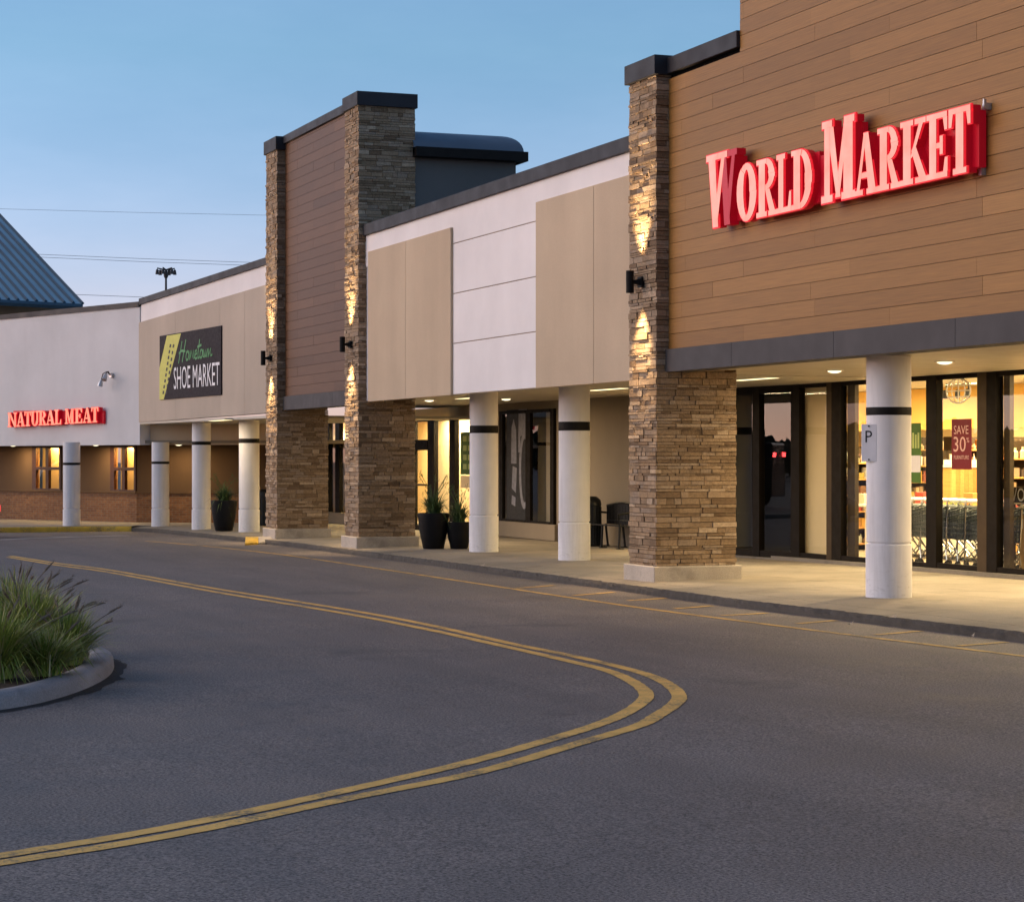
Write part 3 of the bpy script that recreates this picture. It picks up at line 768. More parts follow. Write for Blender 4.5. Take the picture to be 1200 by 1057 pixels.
zcapR = zc(733,80); zcapM = zc(402,117); zcapL = zc(310,168)
stone_pillar('stone pillar at the left edge of the wood clad shop, nearest and widest of the three', *PR, YP, at_x(862,600,PR[1])[0], zg(PR[0])+.14, zcapR-.27, .27, .06, 1)
stone_pillar('tallest stone pillar, at the right of the dark plank tower beside two black pots', *PMd, YP, at_x(486,600,PMd[1])[0], zg(PMd[0])+.14, zcapM-.28, .28, .05, 2)
stone_pillar('narrow stone pillar at the left of the dark plank tower by the kerb ramp', *PL, YP, at_x(384,600,PL[1])[0], zg(PL[0])+.14, zcapL-.30, .30, .05, 3)

# ---------------------------------------------------------------- cream shop with beige panels
XC0, XC1 = PMd[1]-.3, PR[0]+.3
YC = 12.86
crm = thing('shop_building', 'white and beige stucco shop front between the stone pillar pair, posters in its windows', 'building', ((XC0+XC1)/2, YC, zg(-36)+.14))
wl_ = MB(); zl = [2.95, 3.84, 4.715, 5.595, 6.22]
xs0, xs1 = at_y(528,400,YC)[0], at_y(627.5,400,YC)[0]
wl_.box(XC0, XC1, YC+.02, YC+.35, 2.96, 6.22)
for a, b in zip(zl[:-1], zl[1:]):
    if b < 6: wl_.box(xs0-.2, xs1+.2, YC, YC+.05, a+(.008 if a > 3 else 0), b-.008)
    else: wl_.box(XC0, XC1, YC, YC+.05, a+.008, b)
obj('stucco_wall', wl_, M['white'], crm)
gj = MB()
for z in zl[1:4]: gj.box(xs0, xs1, YC+.012, YC+.03, z-.012, z+.012)
obj('reveal_joint', gj, M['joint'], crm)
for (pa, pm, pb_) in ((431,475,528),(627.5,695.5,760)):
    yy = YC-.05; xa, xm, xb = [at_y(p,400,yy)[0] for p in (pa, pm, pb_)]
    xa = max(xa, XC0+.02); xb = min(xb, XC1)
    for u, v in ((xa, xm), (xm, xb)):
        p = MB(); p.box(u+.006, v-.006, yy, YC+.03, 2.935, 5.88); obj('beige_panel', p, M['beige'], crm, bevel=.006)
    g = MB(); g.box(xm-.007, xm+.007, yy+.015, YC+.02, 2.94, 5.875); obj('panel_joint', g, M['joint'], crm)
cp = MB(); cp.box(XC0, XC1, YC-.06, YC+.4, 6.22, 6.44); obj('parapet_coping', cp, M['coping'], crm, bevel=.008)
sf = MB(); sf.box(XC0-.2, XR-1.62, YC+.08, YS+.1, 3.055, 3.12); obj('soffit', sf, M['soffit'], crm)
ro = MB(); ro.box(XC0, XC1+.5, YC+.3, 34, 5.9, 6.0); obj('roof', ro, M['grey_wall'], crm)
# its shop windows
bw = MB()
bw.box(XS(640), XS(770), YS, YS+.2, -.1, 3.06); bw.box(XS(553), XS(589), YS+.02, YS+.2, -.1, 3.06); bw.box(XS(589), XS(640), YS+.01, YS+.2, -.1, .42); bw.box(XS(589), XS(640), YS+.01, YS+.2, 2.86, 3.06)
obj('rear_stucco_wall', bw, M['taupe'], crm)
dk = MB(); dk.box(XS(589), XS(639), YS+.12, YS+.2, .42, 2.86); obj('dark_room_sheet', dk, M['darkroom'], crm)  # black sheet put in as the dark inside of this window
storefront(crm, [(XS(588),XS(592)),(XS(619),XS(624.5)),(XS(648),XS(652))], YS-.03, lambda x: .40, 2.88, M['bronze'], [(XS(592),XS(619)),(XS(624.5),XS(648))], .06, .08)
kw = MB(); kw.box(XS(585), XS(655), YS-.1, YS-.001, zg(-42)+.14, .41); obj('knee_wall', kw, M['taupe'], crm)
storefront(crm, [(XS(482),XS(487)),(XS(503.5),XS(511)),(XS(529),XS(535.5)),(XS(553),XS(558))], YS, lambda x: zg(x)+.14, 2.80, M['bronze'],
           [(XS(487),XS(503.5)),(XS(511),XS(529)),(XS(535.5),XS(553))], .12)
tr = MB(); tr.box(XS(487),XS(503.5),YS-.07,YS+.07,2.02,2.28); obj('transom_bar', tr, M['bronze'], crm)
ph = MB(); ph.box(XS(486),XS(503),YS-.12,YS-.06,1.13,1.18); obj('push_bar', ph, M['bronze_lit'], crm)
hd = MB(); hd.box(XS(484),XS(558),YS-.06,YS+.08,2.80,3.05); obj('head_panel', hd, M['in_cream'], crm)
xq = lambda px, d: at_y(px, 500, YS+d)[0]
ib = MB(); ib.box(xq(506,1.0),xq(575,1.0),YS+1.0,YS+1.1,-.1,2.95); obj('shade_panel', ib, M['in_cream'], crm)
ib = MB(); ib.box(xq(440,2.6),xq(560,2.6),YS+2.6,YS+2.7,-.1,2.95); obj('rear_wall', ib, M['in_cream'], crm)
ib = MB(); ib.box(xq(440,2.6),XS(600),YS+.1,YS+2.6,2.93,2.99); obj('shop_ceiling', ib, M['in_ceil'], crm)
ib = MB(); ib.box(xq(440,2.6),XS(600),YS+.1,YS+2.6,-.12,zg(-48)+.15); obj('shop_floor', ib, M['in_floor'], crm)

# ---------------------------------------------------------------- plank tower between its stone pillars
XT0, XT1 = PL[1]-.05, PMd[0]+.05
twr = thing('tower_building', 'dark brown plank entrance tower with a curved metal roof behind its stone pillar', 'building', ((XT0+XT1)/2, YW, zg(-46)+.14))
bk = MB(); bk.box(XT0-.3, XT1+.3, YW+.035, YW+.3, 2.95, 8.9); obj('backing_wall', bk, M['darkroom'], twr)
obj('wood_cladding', planks(XT0, XT1, 3.21, 8.87, YW, .2075, lambda row: [XT0+1.1+2.9*k+(1.3 if row % 2 else 0) for k in range(3)], rnd=random.Random(4)), M['wood_dark'], twr)
cp = MB(); cp.box(XT0-.2, XT1+.2, YW-.06, YW+.4, 8.87, 9.05); obj('parapet_coping', cp, M['coping'], twr, bevel=.008)
fb = MB(); xm = XT0+(XT1-XT0)*.74; fb.box(XT0, xm-.004, YW-.05, YW+.3, 2.90, 3.205); fb.box(xm+.004, XT1, YW-.05, YW+.3, 2.90, 3.205); obj('fascia_band', fb, M['fascia'], twr)
sf = MB(); sf.box(XT0-1.5, XC0-.21, YW+.3, YS+.1, 3.055, 3.12); obj('soffit', sf, M['soffit'], twr)
# barrel roof block behind
xb1 = PMd[1]+.02; yb0 = at_x(484,200,xb1)[0]; yb1, ze = at_x(612,181,xb1); ze0 = at_x(612,187,xb1)[1]
zcr = at_x(560,154,xb1-1.6)[1]
print('barrel', xb1, yb0, yb1, ze, zcr)
gw = MB(); gw.box(xb1-6.5, xb1-.05, YW+.31, yb1-.12, 3.2, ze-.05); obj('stucco_block', gw, M['grey_wall'], twr)
br = MB(); prof = []
for k in range(25):
    a = pi*k/24; prof.append((xb1-3.3+3.4*cos(a), ze+(zcr-ze)*sin(a)))
prof = [(xb1+.1, ze-.12)]+prof+[(xb1-6.7, ze-.12)]
nA = br.verts([(x, yb0, z) for x, z in prof]); nB = br.verts([(x, yb1, z) for x, z in prof]); m = len(prof)
br.face([nA+i for i in range(m)]); br.face([nB+i for i in range(m)][::-1])
for i in range(m): j = (i+1) % m; br.face((nA+i, nA+j, nB+j, nB+i))
obj('curved_roof', br, M['barrel'], twr, smooth=35)
ev = MB(); ev.box(xb1-.02, xb1+.22, yb0, yb1+.05, ze-.17, ze+.02); ev.box(xb1-6.8, xb1-.02, yb1-.02, yb1+.05, ze-.17, ze-.0); obj('eave_gutter', ev, M['black'], twr)
# tower shop window
storefront(twr, [(XS(384),XS(388)),(XS(395),XS(400)),(XS(431),XS(436))], YS, lambda x: zg(x)+.28, 2.88, M['bronze'], [(XS(360),XS(384)),(XS(388),XS(395)),(XS(400),XS(431))], .10)
kw = MB(); kw.box(XS(340),XS(482),YS-.1,YS+.1,zg(-55)+.1,zg(-55)+.42); obj('knee_wall', kw, M['taupe'], twr)
ib = MB(); ib.box(xq(360,.9),xq(440,.9),YS+.9,YS+1.0,-.1,2.9); obj('shade_panel', ib, M['in_cream'], twr)

# ---------------------------------------------------------------- beige shop with the dark sign board
SA, SB = (PL[0]+.05, 12.78), (-59.96, 11.9)
def SP(px, py): return at_line(px, py, SA, SB)
sho = thing('shop_building', 'beige panelled shop front on white columns with a dark shoe sign board', 'building', (-54, 12.4, zg(-54)+.14))
zr = SP(311,302)[2]; zl_ = SP(165,350)[2]; zbr = SP(314,484)[2]; zbl = SP(165,495)[2]
pr = SP(311,334)[2]; plz = SP(165,378)[2]
mb = MB(); mb.slab(SA, SB, (zbr+.02,zbl+.02), (zr-.16,zl_-.16), .4, off=.03); obj('stucco_wall', mb, M['white'], sho)
mb = MB(); pxs = [311,288,259,207,165]; pts = [SP(p,400)[:2] for p in pxs]; pts[0] = SA; pts[-1] = SB
fz = lambda p, za, zb_: za+(zb_-za)*((p[0]-SA[0])/(SB[0]-SA[0]))
for a, b in zip(pts, pts[1:]):
    ax = (a[0]-.006, a[1]); bx = (b[0]+.006, b[1])
    p = MB(); p.slab(ax, bx, (fz(ax,zbr,zbl),fz(bx,zbr,zbl)), (fz(ax,pr,plz),fz(bx,pr,plz)), .05, off=-.03); obj('beige_panel', p, M['grey_beige'], sho, bevel=.005)
mb = MB(); mb.slab(SA, SB, (zr-.16,zl_-.16), (zr,zl_), .5, off=-.03); obj('parapet_coping', mb, M['coping'], sho)
mb = MB(); mb.prism([SA, SB, (-58.5,15.9), (-49,17.7)], 2.74, 2.80); obj('soffit', mb, M['soffit'], sho)
mb = MB(); mb.prism([(SA[0],SA[1]+.2), (SB[0],SB[1]+.3), (-63,24), (-49,24)], 5.5, 5.6); obj('roof', mb, M['grey_wall'], sho)

# ---------------------------------------------------------------- white shop at the far end
NA = SB; NBp = at_d(0, 500, 66); NB = (NBp[0], NBp[1]); ud = Vector((NB[0]-NA[0], NB[1]-NA[1])).normalized()
NC = (NA[0]+ud.x*19, NA[1]+ud.y*19)
def NP(px, py): return at_line(px, py, NA, NB)
nmb = thing('shop_building', 'low white shop on short columns with brick base and a natural meat sign', 'building', (-64, 11, zg(-64)+.14))
nzt, nzb = 6.07, 2.18
mb = MB(); mb.slab(NA, NC, nzb, nzt-.14, .4); obj('stucco_wall', mb, M['pale_grey'], nmb)
mb = MB(); mb.slab(NA, NC, nzt-.14, nzt, .5, off=-.04); obj('parapet_coping', mb, M['coping'], nmb)
mb = MB(); mb.slab((-60.05,12.2), (-57.3,16.2), 2.18, 2.75, .3); obj('beam', mb, M['beige'], nmb)
WA = at_d(345, 560, 63.2)[:2]; WB_ = at_d(160, 560, 64.2)[:2]; WC = at_d(-260, 560, 78)[:2]
mb = MB()
def NW(px): return at_line(px, 560, WB_, WC)[:2] if px < 160 else at_line(px, 560, WA, WB_)[:2]
wins = [(38.5,72),(130,164)]
edges = [345,165.5,164,130,72,38.5,-160]
zw0, zw1 = zg(-64)+.1, .83
mbB = MB(); mbU = MB()
def seg(mb, pa, pb_, z0, z1, t=.25, off=0): mb.slab(NW(pa), NW(pb_), z0, z1, t, off=off)
for a, b in ((345,160),(160,-200)): seg(mbB, a, b, zw0, zw1)
for a, b in ((345,164),(130,72),(38.5,-200)):
    if a == 345: seg(mbU, 345, 160.5, zw1, 2.75)
    else: seg(mbU, a, b, zw1, 2.3)
obj('brick_base', mbB, M['brick'], nmb); obj('stucco_wall', mbU, M['brown_stucco'], nmb)
ledge = MB(); seg(ledge, 345, 160, zw1-.03, zw1+.03, .1, -.05); seg(ledge, 160, -200, zw1-.03, zw1+.03, .1, -.05); obj('ledge', ledge, M['brown_stucco'], nmb)
for a, b in wins:
    fr = MB(); 
    b2 = min(b, 159.6)
    def bar(pa, pb_, z0, z1, t=.1, off=-.03): fr.slab(NW(pa), NW(pb_), z0, z1, t, off=off)
    xa, xb = a, b2
    bar(xa, xa+4.5, zw1, 2.22); bar(xb-2, xb, zw1, 2.22); mid = xa+(xb-xa)*.52
    bar(mid-1.7, mid+1.7, zw1, 2.22); bar(xa+4.5, mid-1.2, zw1+.02, zw1+.07); bar(mid+1.2, xb-2, zw1+.02, zw1+.07)
    bar(xa+4.5, mid-1.2, 1.46, 1.55); bar(mid+1.2, xb-2, 1.46, 1.55); bar(xa+4.5, mid-1.2, 2.12, 2.2); bar(mid+1.2, xb-2, 2.12, 2.2)
    wf = obj('window', fr, M['frame_red'], nmb)
    pn = MB(); pn.slab(NW(xa+4.5), NW(xb-2), zw1+.05, 2.15, .01, off=.03); obj('pane', pn, M['glass'], wf)
    ins = MB(); ins.slab(NW(xa-3), NW(mid), zw1-.3, 2.21, .04, off=.45); obj('curtain', ins, M['lit_curtain'], wf)
    ins = MB(); ins.slab(NW(xa-14), NW(min(159.5,xb+10)), zw1-.3, 2.21, .05, off=1.0); obj('room_wall', ins, M['pane_glow'], wf)
mb = MB(); Bk = [NA, NC, (WC[0]-2,WC[1]), WC, WB_, (-57.4,16.4)]
mb.prism([(NA[0]-.1,NA[1]+.1), (NC[0]-.1,NC[1]+.1), (WC[0]-4,WC[1]-4), (WC[0]-6,WC[1]+6), (-66,20), (-56.5,17.5)], 2.22, 2.30); obj('soffit', mb, M['taupe'], nmb)

# ---------------------------------------------------------------- blue metal roof far behind, hip end
brd = thing('building', 'far building with a steep blue standing seam metal roof', 'building', (*at_d(0,400,92)[:2], 0))
D0 = 92
E0 = Vector(at_d(97,356.5,D0)); E1 = Vector(at_d(-150,343,D0-2)); Uv = Vector(at_d(-42,208,D0+14))-E0
P0, P1 = E0+Uv*1.25, E1+Uv*1.25
mb = MB(); dn = Vector((0,0,-.15)); 
n = mb.verts([E0, E1, P1, P0, E0+dn, E1+dn, P1+dn, P0+dn])
for q in ((0,1,2,3),(7,6,5,4),(0,4,5,1),(1,5,6,2),(2,6,7,3),(3,7,4,0)): mb.face([n+i for i in q])
rf = obj('roof', mb, M['blue_roof'], brd)
mb = MB()
for k in range(0, 30):
    p = E0.lerp(E1, k/22*.98+.0); 
    if k <= 22: mb.tube([p+Vector((0,0,.03)), p+Uv*1.25+Vector((0,0,.03))], .075, 4)
obj('standing_seam', mb, M['blue_seam'], rf)
mb = MB(); mb.tube([E0+Vector((0,0,-.12)), E1+Vector((0,0,-.12))], .14, 6); obj('gutter', mb, M['blue_seam'], rf)
mb = MB(); bA = E0+Vector((-1.6,1.2,0)); bB = E1+Vector((-1.6,1.2,0)); mb.slab((bA.x,bA.y),(bB.x,bB.y), 0, (E0.z-.1, E1.z-.1), 3); obj('wall', mb, M['taupe'], brd)

# ================================================================== COLUMNS
def column(label, px, py, dia, ztop, band, groove, y=None):
    x, y_ = at_g(px, py, .14); r = dia/2
    vx, vy = x*1.0, y_*1.0; L = math.hypot(vx, vy); x += vx/L*r; y_ += vy/L*r
    zb_ = zg(x)+.14
    root = thing('round_column', label, 'column', (x, y_, zb_), group='white round columns carrying the canopy')
    sh = MB(); sh.lathe([(r*1.03,zb_-.05),(r*1.03,groove-.035),(r*1.02,groove-.02),(r*.94,groove-.012),(r*.94,groove+.006),(r,groove+.014),(r,ztop)], 40, x, y_)
    obj('shaft', sh, M['column'], root, smooth=30)
    bd = MB(); bd.lathe([(r*1.012,band[0]),(r*1.016,band[0]+.004),(r*1.016,band[1]-.004),(r*1.012,band[1])], 40, x, y_); obj('black_band', bd, M['black'], root, smooth=30)
    return root, x, y_, r
cw, cwx, cwy, cwr = column('white round column in front of the shopping carts, with a small P sign on it', 1041.5, 701, .535, 3.05, (2.345,2.44), .815)
column('white round column between the bench and the black poster window', 673, 657, .53, 3.06, (2.29,2.44), .75)
column('white round column just right of the two black pots', 567, 647, .53, 3.06, (2.29,2.43), .77)
column('white round column between the black pot and the narrow stone pillar', 292, 623.5, .50, 2.78, (2.19,2.30), .58)
column('white round column under the shoe sign board, left of the lone black pot', 236, 620, .48, 2.78, (2.16,2.25), .52)
column('short white column at the right end of the yellow kerb', 188, 616.5, .47, 2.25, (1.66,1.73), .46)
column('short white column between the two small lit windows, farthest left', 84, 616.5, .46, 2.25, (1.63,1.70), .45)

# ================================================================== SIGNS
# big letters on the plank wall
YL = 12.68
zt_ = 4.86-.035
sg = thing('letter_sign', 'red lit channel letters reading World Market on the brown plank wall', 'sign', (-23.4, YL+.2, zt_))
big = [('W',829,861,.955),('O',863.5,885.6,.715),('R',886.8,909.4,.715),('L',910.2,926.8,.715),('D',927.6,951,.715),
       ('M',964.5,999.5,.955),('A',1002.5,1026.5,.70),('R',1028.5,1054,.70),('K',1055.5,1084.5,.70),('E',1086,1111,.70),('T',1112,1136.5,.70)]
for ch, a, b, h in big:
    xa, xb = at_y(a,200,YL)[0], at_y(b,200,YL)[0]
    obj('letter', letter_mesh(ch, (xa, YL, zt_), (1,0,0), xb-xa, h, .13, (0,1,0)), [M['letter'],M['red_side'],M['letter_dim'],M['trim']], sg)
def xl(px): return at_y(px,200,YL)[0]
rw_ = MB()
for a, b, z1 in ((833,860,.87),(861,951,.66),(951,964.3,.60),(964.3,1000,.87),(1001,1137,.65)):
    rw_.box(xl(a)+.02, xl(b)-.004, YL+.11, YL+.195, zt_+.05, zt_+z1)
obj('raceway', rw_, M['red_side'], sg)
hx = at_y(1160,124,YW)[0]; hwb = MB(); hwb.box(hx-.05, hx+.03, YW-.06, YW+.005, 5.47, 5.54); hwb.box(hx+.005, hx+.03, YW-.09, YW-.06, 5.48, 5.58)
single('junction_box', hwb, M['galv'], 'small galvanised bracket box on the planks at the upper right end of the red letters', 'electrical box', (hx, YW, 5.5))
hx = at_y(1154,197,YW)[0]; hwb = MB(); hwb.box(hx-.04, hx+.02, YW-.05, YW+.005, 4.80, 4.90); hwb.box(hx-.07, hx-.04, YW-.04, YW-.01, 4.86, 4.89)
single('junction_box', hwb, M['galv'], 'small grey box on the planks below the right end of the red letters', 'electrical box', (hx, YW, 4.85))

# natural meat letters
ux = Vector((-ud.x, -ud.y, 0)); outv = Vector((ux.y, -ux.x, 0)).normalized()
if outv.dot(Vector((-c_, s_, 0))) > 0: outv = -outv
NAo = (NA[0]+outv.x*.2, NA[1]+outv.y*.2); NBo = (NB[0]+outv.x*.2, NB[1]+outv.y*.2)
def NPo(px, py): return at_line(px, py, NAo, NBo)
zN0 = NPo(60,497.8)[2]; hN = NPo(60,480.5)[2]-zN0
ns = thing('letter_sign', 'small red lit letters reading Natural Meat on the low white wall', 'sign', NP(60,490))
for ch, a, b in (('N',9.5,19),('A',20,28.5),('T',28.7,36),('U',36.5,45),('R',45.5,54),('A',54.5,63.5),('L',64,71.5),('M',76.5,86),('E',87.5,96.5),('A',97.5,106.5),('T',107,115)):
    p, q = Vector(NPo(a,490)), Vector(NPo(b,490)); p.z = q.z = zN0+(.05*(a-60)/60)
    obj('letter', letter_mesh(ch, p, (q-p).normalized(), (q-p).length, hN, .14, -outv), [M['letter_small'],M['red_side'],M['letter_dim'],M['trim']], ns)
rb = MB(); rb.slab(NPo(11,490)[:2], NPo(117,490)[:2], (zN0+.07,zN0-.0), (zN0+hN+.02,zN0+hN-.06), .05, off=.13); obj('raceway', rb, M['red_side'], ns)

# shoe board
SAo, SBo = (SA[0], SA[1]-.065), (SB[0], SB[1]-.065)
def SQ(px, py): return Vector(at_line(px, py, SAo, SBo))
bl, brr = SQ(187,440), SQ(259,440); zs0, zs1 = SQ(225,465.5)[2], SQ(225,387.5)[2]
us = (Vector((brr.x,brr.y,0))-Vector((bl.x,bl.y,0))); WS = us.length; us.normalize(); outs = Vector((us.y,-us.x,0))
if outs.dot(Vector((-c_,s_,0))) > 0: outs = -outs
shs = thing('sign_board', 'dark sign board with yellow slanted stripe reading Hometown Shoe Market', 'sign', (bl.x, bl.y, zs0))
HS = zs1-zs0
mb = MB(); mb.slab((bl.x,bl.y), (brr.x,brr.y), zs0, zs1, .05); board = obj('panel', mb, M['dark_sign'], shs)
O = Vector((bl.x,bl.y,zs0))
def quadpoly(poly, d): 
    mb = MB(); n = mb.verts([O+us*(x*WS)+Vector((0,0,1))*(y*HS)+outs*d for x, y in poly]); mb.face([n+i for i in range(len(poly))]); return mb
obj('yellow_stripe', quadpoly([(.0,.0),(.075,.0),(.37,.985),(.13,.985),(.0,.50)], .004), M['sign_yellow'], shs)
dots = MB(); rnd = random.Random(9)
for row, n_d in ((0, 9), (1, 8)):
    for k in range(n_d):
        t = .08+.80*k/n_d; cx = .055+.17*t+row*.055; cy = t+.03; 
        pg = [(cx-.014,cy-.024),(cx+.010,cy-.028),(cx+.018,cy+.022),(cx-.006,cy+.028)]
        n = dots.verts([O+us*(x*WS)+Vector((0,0,1))*(y*HS)+outs*.008 for x, y in pg]); dots.face([n,n+1,n+2,n+3])
obj('stripe_print', dots, M['ink'], shs)
obj('lettering', text_mesh('SHOE MARKET', O+us*(.25*WS)+Vector((0,0,.14*HS)), us, .34*HS, outs, .005, .73*WS), M['sign_white'], shs)
H_ = [[(0,0),(.25,1)],[(.32,0),(.57,1)],[(.1,.48),(.5,.5)]]
scr = [[(0,-.1),(.12,.5),(.22,1.05)],[(.25,-.05),(.36,.5),(.48,1.1)],[(.02,.42),(.2,.55),(.45,.5)],
       [(.62,.5),(.54,.42),(.5,.2),(.54,.02),(.64,.05),(.70,.28),(.66,.46),(.60,.46),(.72,.4)],
       [(.74,.02),(.80,.48),(.80,.1),(.90,.48),(.93,.1),(1.02,.48),(1.03,.06),(1.10,.12)],
       [(1.08,.22),(1.22,.3),(1.2,.48),(1.12,.42),(1.09,.18),(1.15,.02),(1.26,.1)],
       [(1.40,1.0),(1.30,.3),(1.31,.04),(1.40,.08)],[(1.26,.62),(1.52,.70)],
       [(1.52,.48),(1.45,.36),(1.43,.12),(1.5,.02),(1.58,.14),(1.60,.36),(1.54,.48)],
       [(1.64,.46),(1.65,.08),(1.72,.06),(1.78,.42),(1.78,.1),(1.84,.06),(1.92,.46)],
       [(1.95,.02),(2.0,.46),(1.99,.1),(2.12,.46),(2.12,.08),(2.22,.14)]]
obj('script_lettering', strokes(scr, O+us*(.33*WS)+Vector((0,0,.56*HS)), us, Vector((0,0,1))+us*.05, outs, .245*WS, .29*HS, .030), M['sign_green'], shs)

# P plate on the front column
vdir = Vector((cwx, cwy, 0)).normalized(); left = Vector((-vdir.y, vdir.x, 0)); right = -left
if right.dot(Vector((s_, c_, 0))) < 0: right = -right
face = (-vdir*.86-right*.51).normalized(); 
nrm = Vector((-.80,-.60,0)).normalized(); 
pc = Vector((cwx,cwy,0)); pcen = pc+(-vdir*(cwr*.62)-right*(cwr*.83))
zP0, zP1 = CZ+(536-541)*.0102+.0, CZ+(536-497)*.0102
nrm = (-vdir*.93+(-right)*.36).normalized(); tan = Vector((-nrm.y, nrm.x, 0)); 
if tan.dot(right) < 0: tan = -tan
ps = thing('parking_sign', 'small white P sign plate bolted to the front white column', 'sign', (pcen.x, pcen.y, zP0))
mb = MB(); W2 = .10
A_ = pcen-tan*W2+nrm*.03; B_ = pcen+tan*W2+nrm*.03
q = [A_, B_, B_-nrm*.035, A_-nrm*.035]
mb.hexa([(v.x,v.y,zP0) for v in q]+[(v.x,v.y,zP1) for v in q]); obj('plate', mb, M['plate'], ps, bevel=.008)
mb = MB(); 
bkq = [pcen-tan*.03-nrm*.006, pcen+tan*.05-nrm*.006, pc+right*.0, pc-tan*.08]
mb.hexa([(v.x,v.y,zP0+.06) for v in bkq]+[(v.x,v.y,zP1-.06) for v in bkq]); obj('bracket', mb, M['galv'], ps)
tO = pcen-tan*.045+nrm*.031+Vector((0,0,zP0+.23))
obj('letter_p', text_mesh('P', tO, tan, .14, nrm, .001, .085), M['ink'], ps)
for z in (zP0+.025, zP1-.025):
    mb = MB(); cpt = pcen+nrm*.032+Vector((0,0,z)); mb.tube([cpt, cpt+nrm*.008], .010, 8); obj('bolt', mb, M['ink'], ps)

# posters on the glass
def poster(label, px0, px1, py0, py1, mat, Y=YS-.02, name='window_poster'):
    x0, x1 = at_y(px0,500,Y)[0], at_y(px1,500,Y)[0]; z1, z0 = at_y((px0+px1)/2,py0,Y)[1], at_y((px0+px1)/2,py1,Y)[1]
    root = thing(name, label, 'poster', ((x0+x1)/2, Y, z0))
    mb = MB(); mb.box(x0, x1, Y-.004, Y+.004, z0, z1); obj('sheet', mb, mat, root)
    return root, x0, x1, z0, z1, Y
p, x0, x1, z0, z1, Y = poster('dark red poster reading Save 30% Furniture in the window behind the carts', 1115.5, 1138.5, 491, 550, M['red_poster'])
w_ = x1-x0; h_ = z1-z0
for t, fx, fz_, fh, fw in (('SAVE',.12,.70,.17,.74),('30',.10,.35,.30,.62),('%',.76,.53,.10,.14),('FURNITURE',.12,.20,.075,.76),('sale',.42,.055,.03,.14)):
    if t == 'sale': continue
    obj('print', text_mesh(t, (x0+fx*w_, Y-.0045, z0+fz_*h_), (1,0,0), fh*h_, (0,-1,0), .001, fw*w_), M['pale_print'], p)
p, x0, x1, z0, z1, Y = poster('tall green poster half hidden behind the front white column', 1062, 1079, 496, 566, M['green_poster'])
mb = MB(); mb.box(x0, x1, Y-.007, Y-.0055, z0+(z1-z0)*.18, z0+(z1-z0)*.46); obj('pale_block', mb, M['plate'], p)
mb = MB()
for k in range(5): mb.box(x0+(x1-x0)*(.08+.18*k), x0+(x1-x0)*(.2+.18*k), Y-.0058, Y-.0052, z0+(z1-z0)*.58, z0+(z1-z0)*(.84-.03*(k%2)))
obj('print', mb, M['pale_green'], p)
p, x0, x1, z0, z1, Y = poster('green poster in the lit window right of the tall stone pillar', 540, 556, 506.5, 556, M['green_poster'])
mb = MB()
for k in range(4):
    z = z0+(z1-z0)*(.12+.22*k)
    for j in range(2): mb.box(x0+(x1-x0)*(.18+.36*j), x0+(x1-x0)*(.44+.36*j), Y-.0058, Y-.0052, z, z+(z1-z0)*.13)
obj('print', mb, M['pale_green'], p)
mb = MB(); mb.box(x0, x1, Y-.004, Y+.004, z0-.32, z0-.03); sh_ = obj('notice', mb, M['in_cream'], p)
p, x0, x1, z0, z1, Y = poster('black picture poster with grey curved shapes in the dark window', 594, 618.5, 480, 612, M['ink'], YS-.045)
def pp(fx, fz_): return (x0+(x1-x0)*fx, z0+(z1-z0)*fz_)
shp = MB()
def flat(poly, d=.006):
    n = shp.verts([(pp(a,b)[0], Y-d, pp(a,b)[1]) for a, b in poly]); shp.face([n+i for i in range(len(poly))])
flat([(.22,.52),(.48,.52),(.46,.82),(.34,.92),(.24,.84)]); flat([(.56,.62),(.66,.62),(.66,.76),(.98,.80),(.98,1.0),(.58,1.0)], .0065)
lo = arc(.84,.46,.24,.34,60,300,22); li = arc(.86,.46,.16,.28,300,60,22); flat(lo+li, .007)
flat([(.25,.30),(.45,.26),(.5,.48),(.3,.50)], .0075); flat([(.24,.16),(.42,.14),(.44,.22),(.26,.24)], .008)
obj('print', shp, M['poster_grey'], p)

# ================================================================== LIGHTS THE PLACE HAS
WARM = (1, .75, .42)
def tube_light(label, px, py, z, L, energy, rot=0.0):
    # linear fixture let into the soffit
    r = ray(px, py); t = (z-CZ)/r[2]; x, y = r[0]*t, r[1]*t
    root = thing('strip_light', label, 'ceiling light', (x, y, z), group='strip lights in the canopy ceiling')
    mb = MB(); mb.box(x-L/2, x+L/2, y-.11, y+.11, z-.005, z+.03); obj('frame', mb, M['soffit'], root)
    mb = MB(); mb.box(x-L/2+.03, x+L/2-.03, y-.085, y+.085, z-.012, z-.006); obj('diffuser', mb, M['warm_tube'], root)
    lamp('strip_lamp', 'AREA', (x, y, z-.03), energy*LK, WARM, root, shape='RECTANGLE', size=L-.1, size_y=.15)
def can_light(label, px, py, z, energy, rad=.10, pos=None):
    r = ray(px, py); t = (z-CZ)/r[2]; x, y = pos or (r[0]*t, r[1]*t)
    root = thing('recessed_light', label, 'ceiling light', (x, y, z), group='round lights in the canopy ceiling')
    mb = MB(); mb.lathe([(rad+.03,z-.004),(rad+.03,z+.02)], 24, x, y); obj('trim_ring', mb, M['soffit'], root)
    mb = MB(); mb.lathe([(rad*.3,z-.035),(rad*.8,z-.022),(rad,z-.006)], 24, x, y); obj('diffuser', mb, M['warm_can'], root, smooth=40)
    lamp('can_lamp', 'AREA', (x, y, z-.05), energy*LK*.42, WARM, root, shape='DISK', size=rad*1.8)
tube_light('strip light right of the nearest stone pillar, over the dark shop window', 885, 444, 3.055, 1.3, 22)
can_light('round light just left of the front white column', 978, 434.5, 3.055, 60)
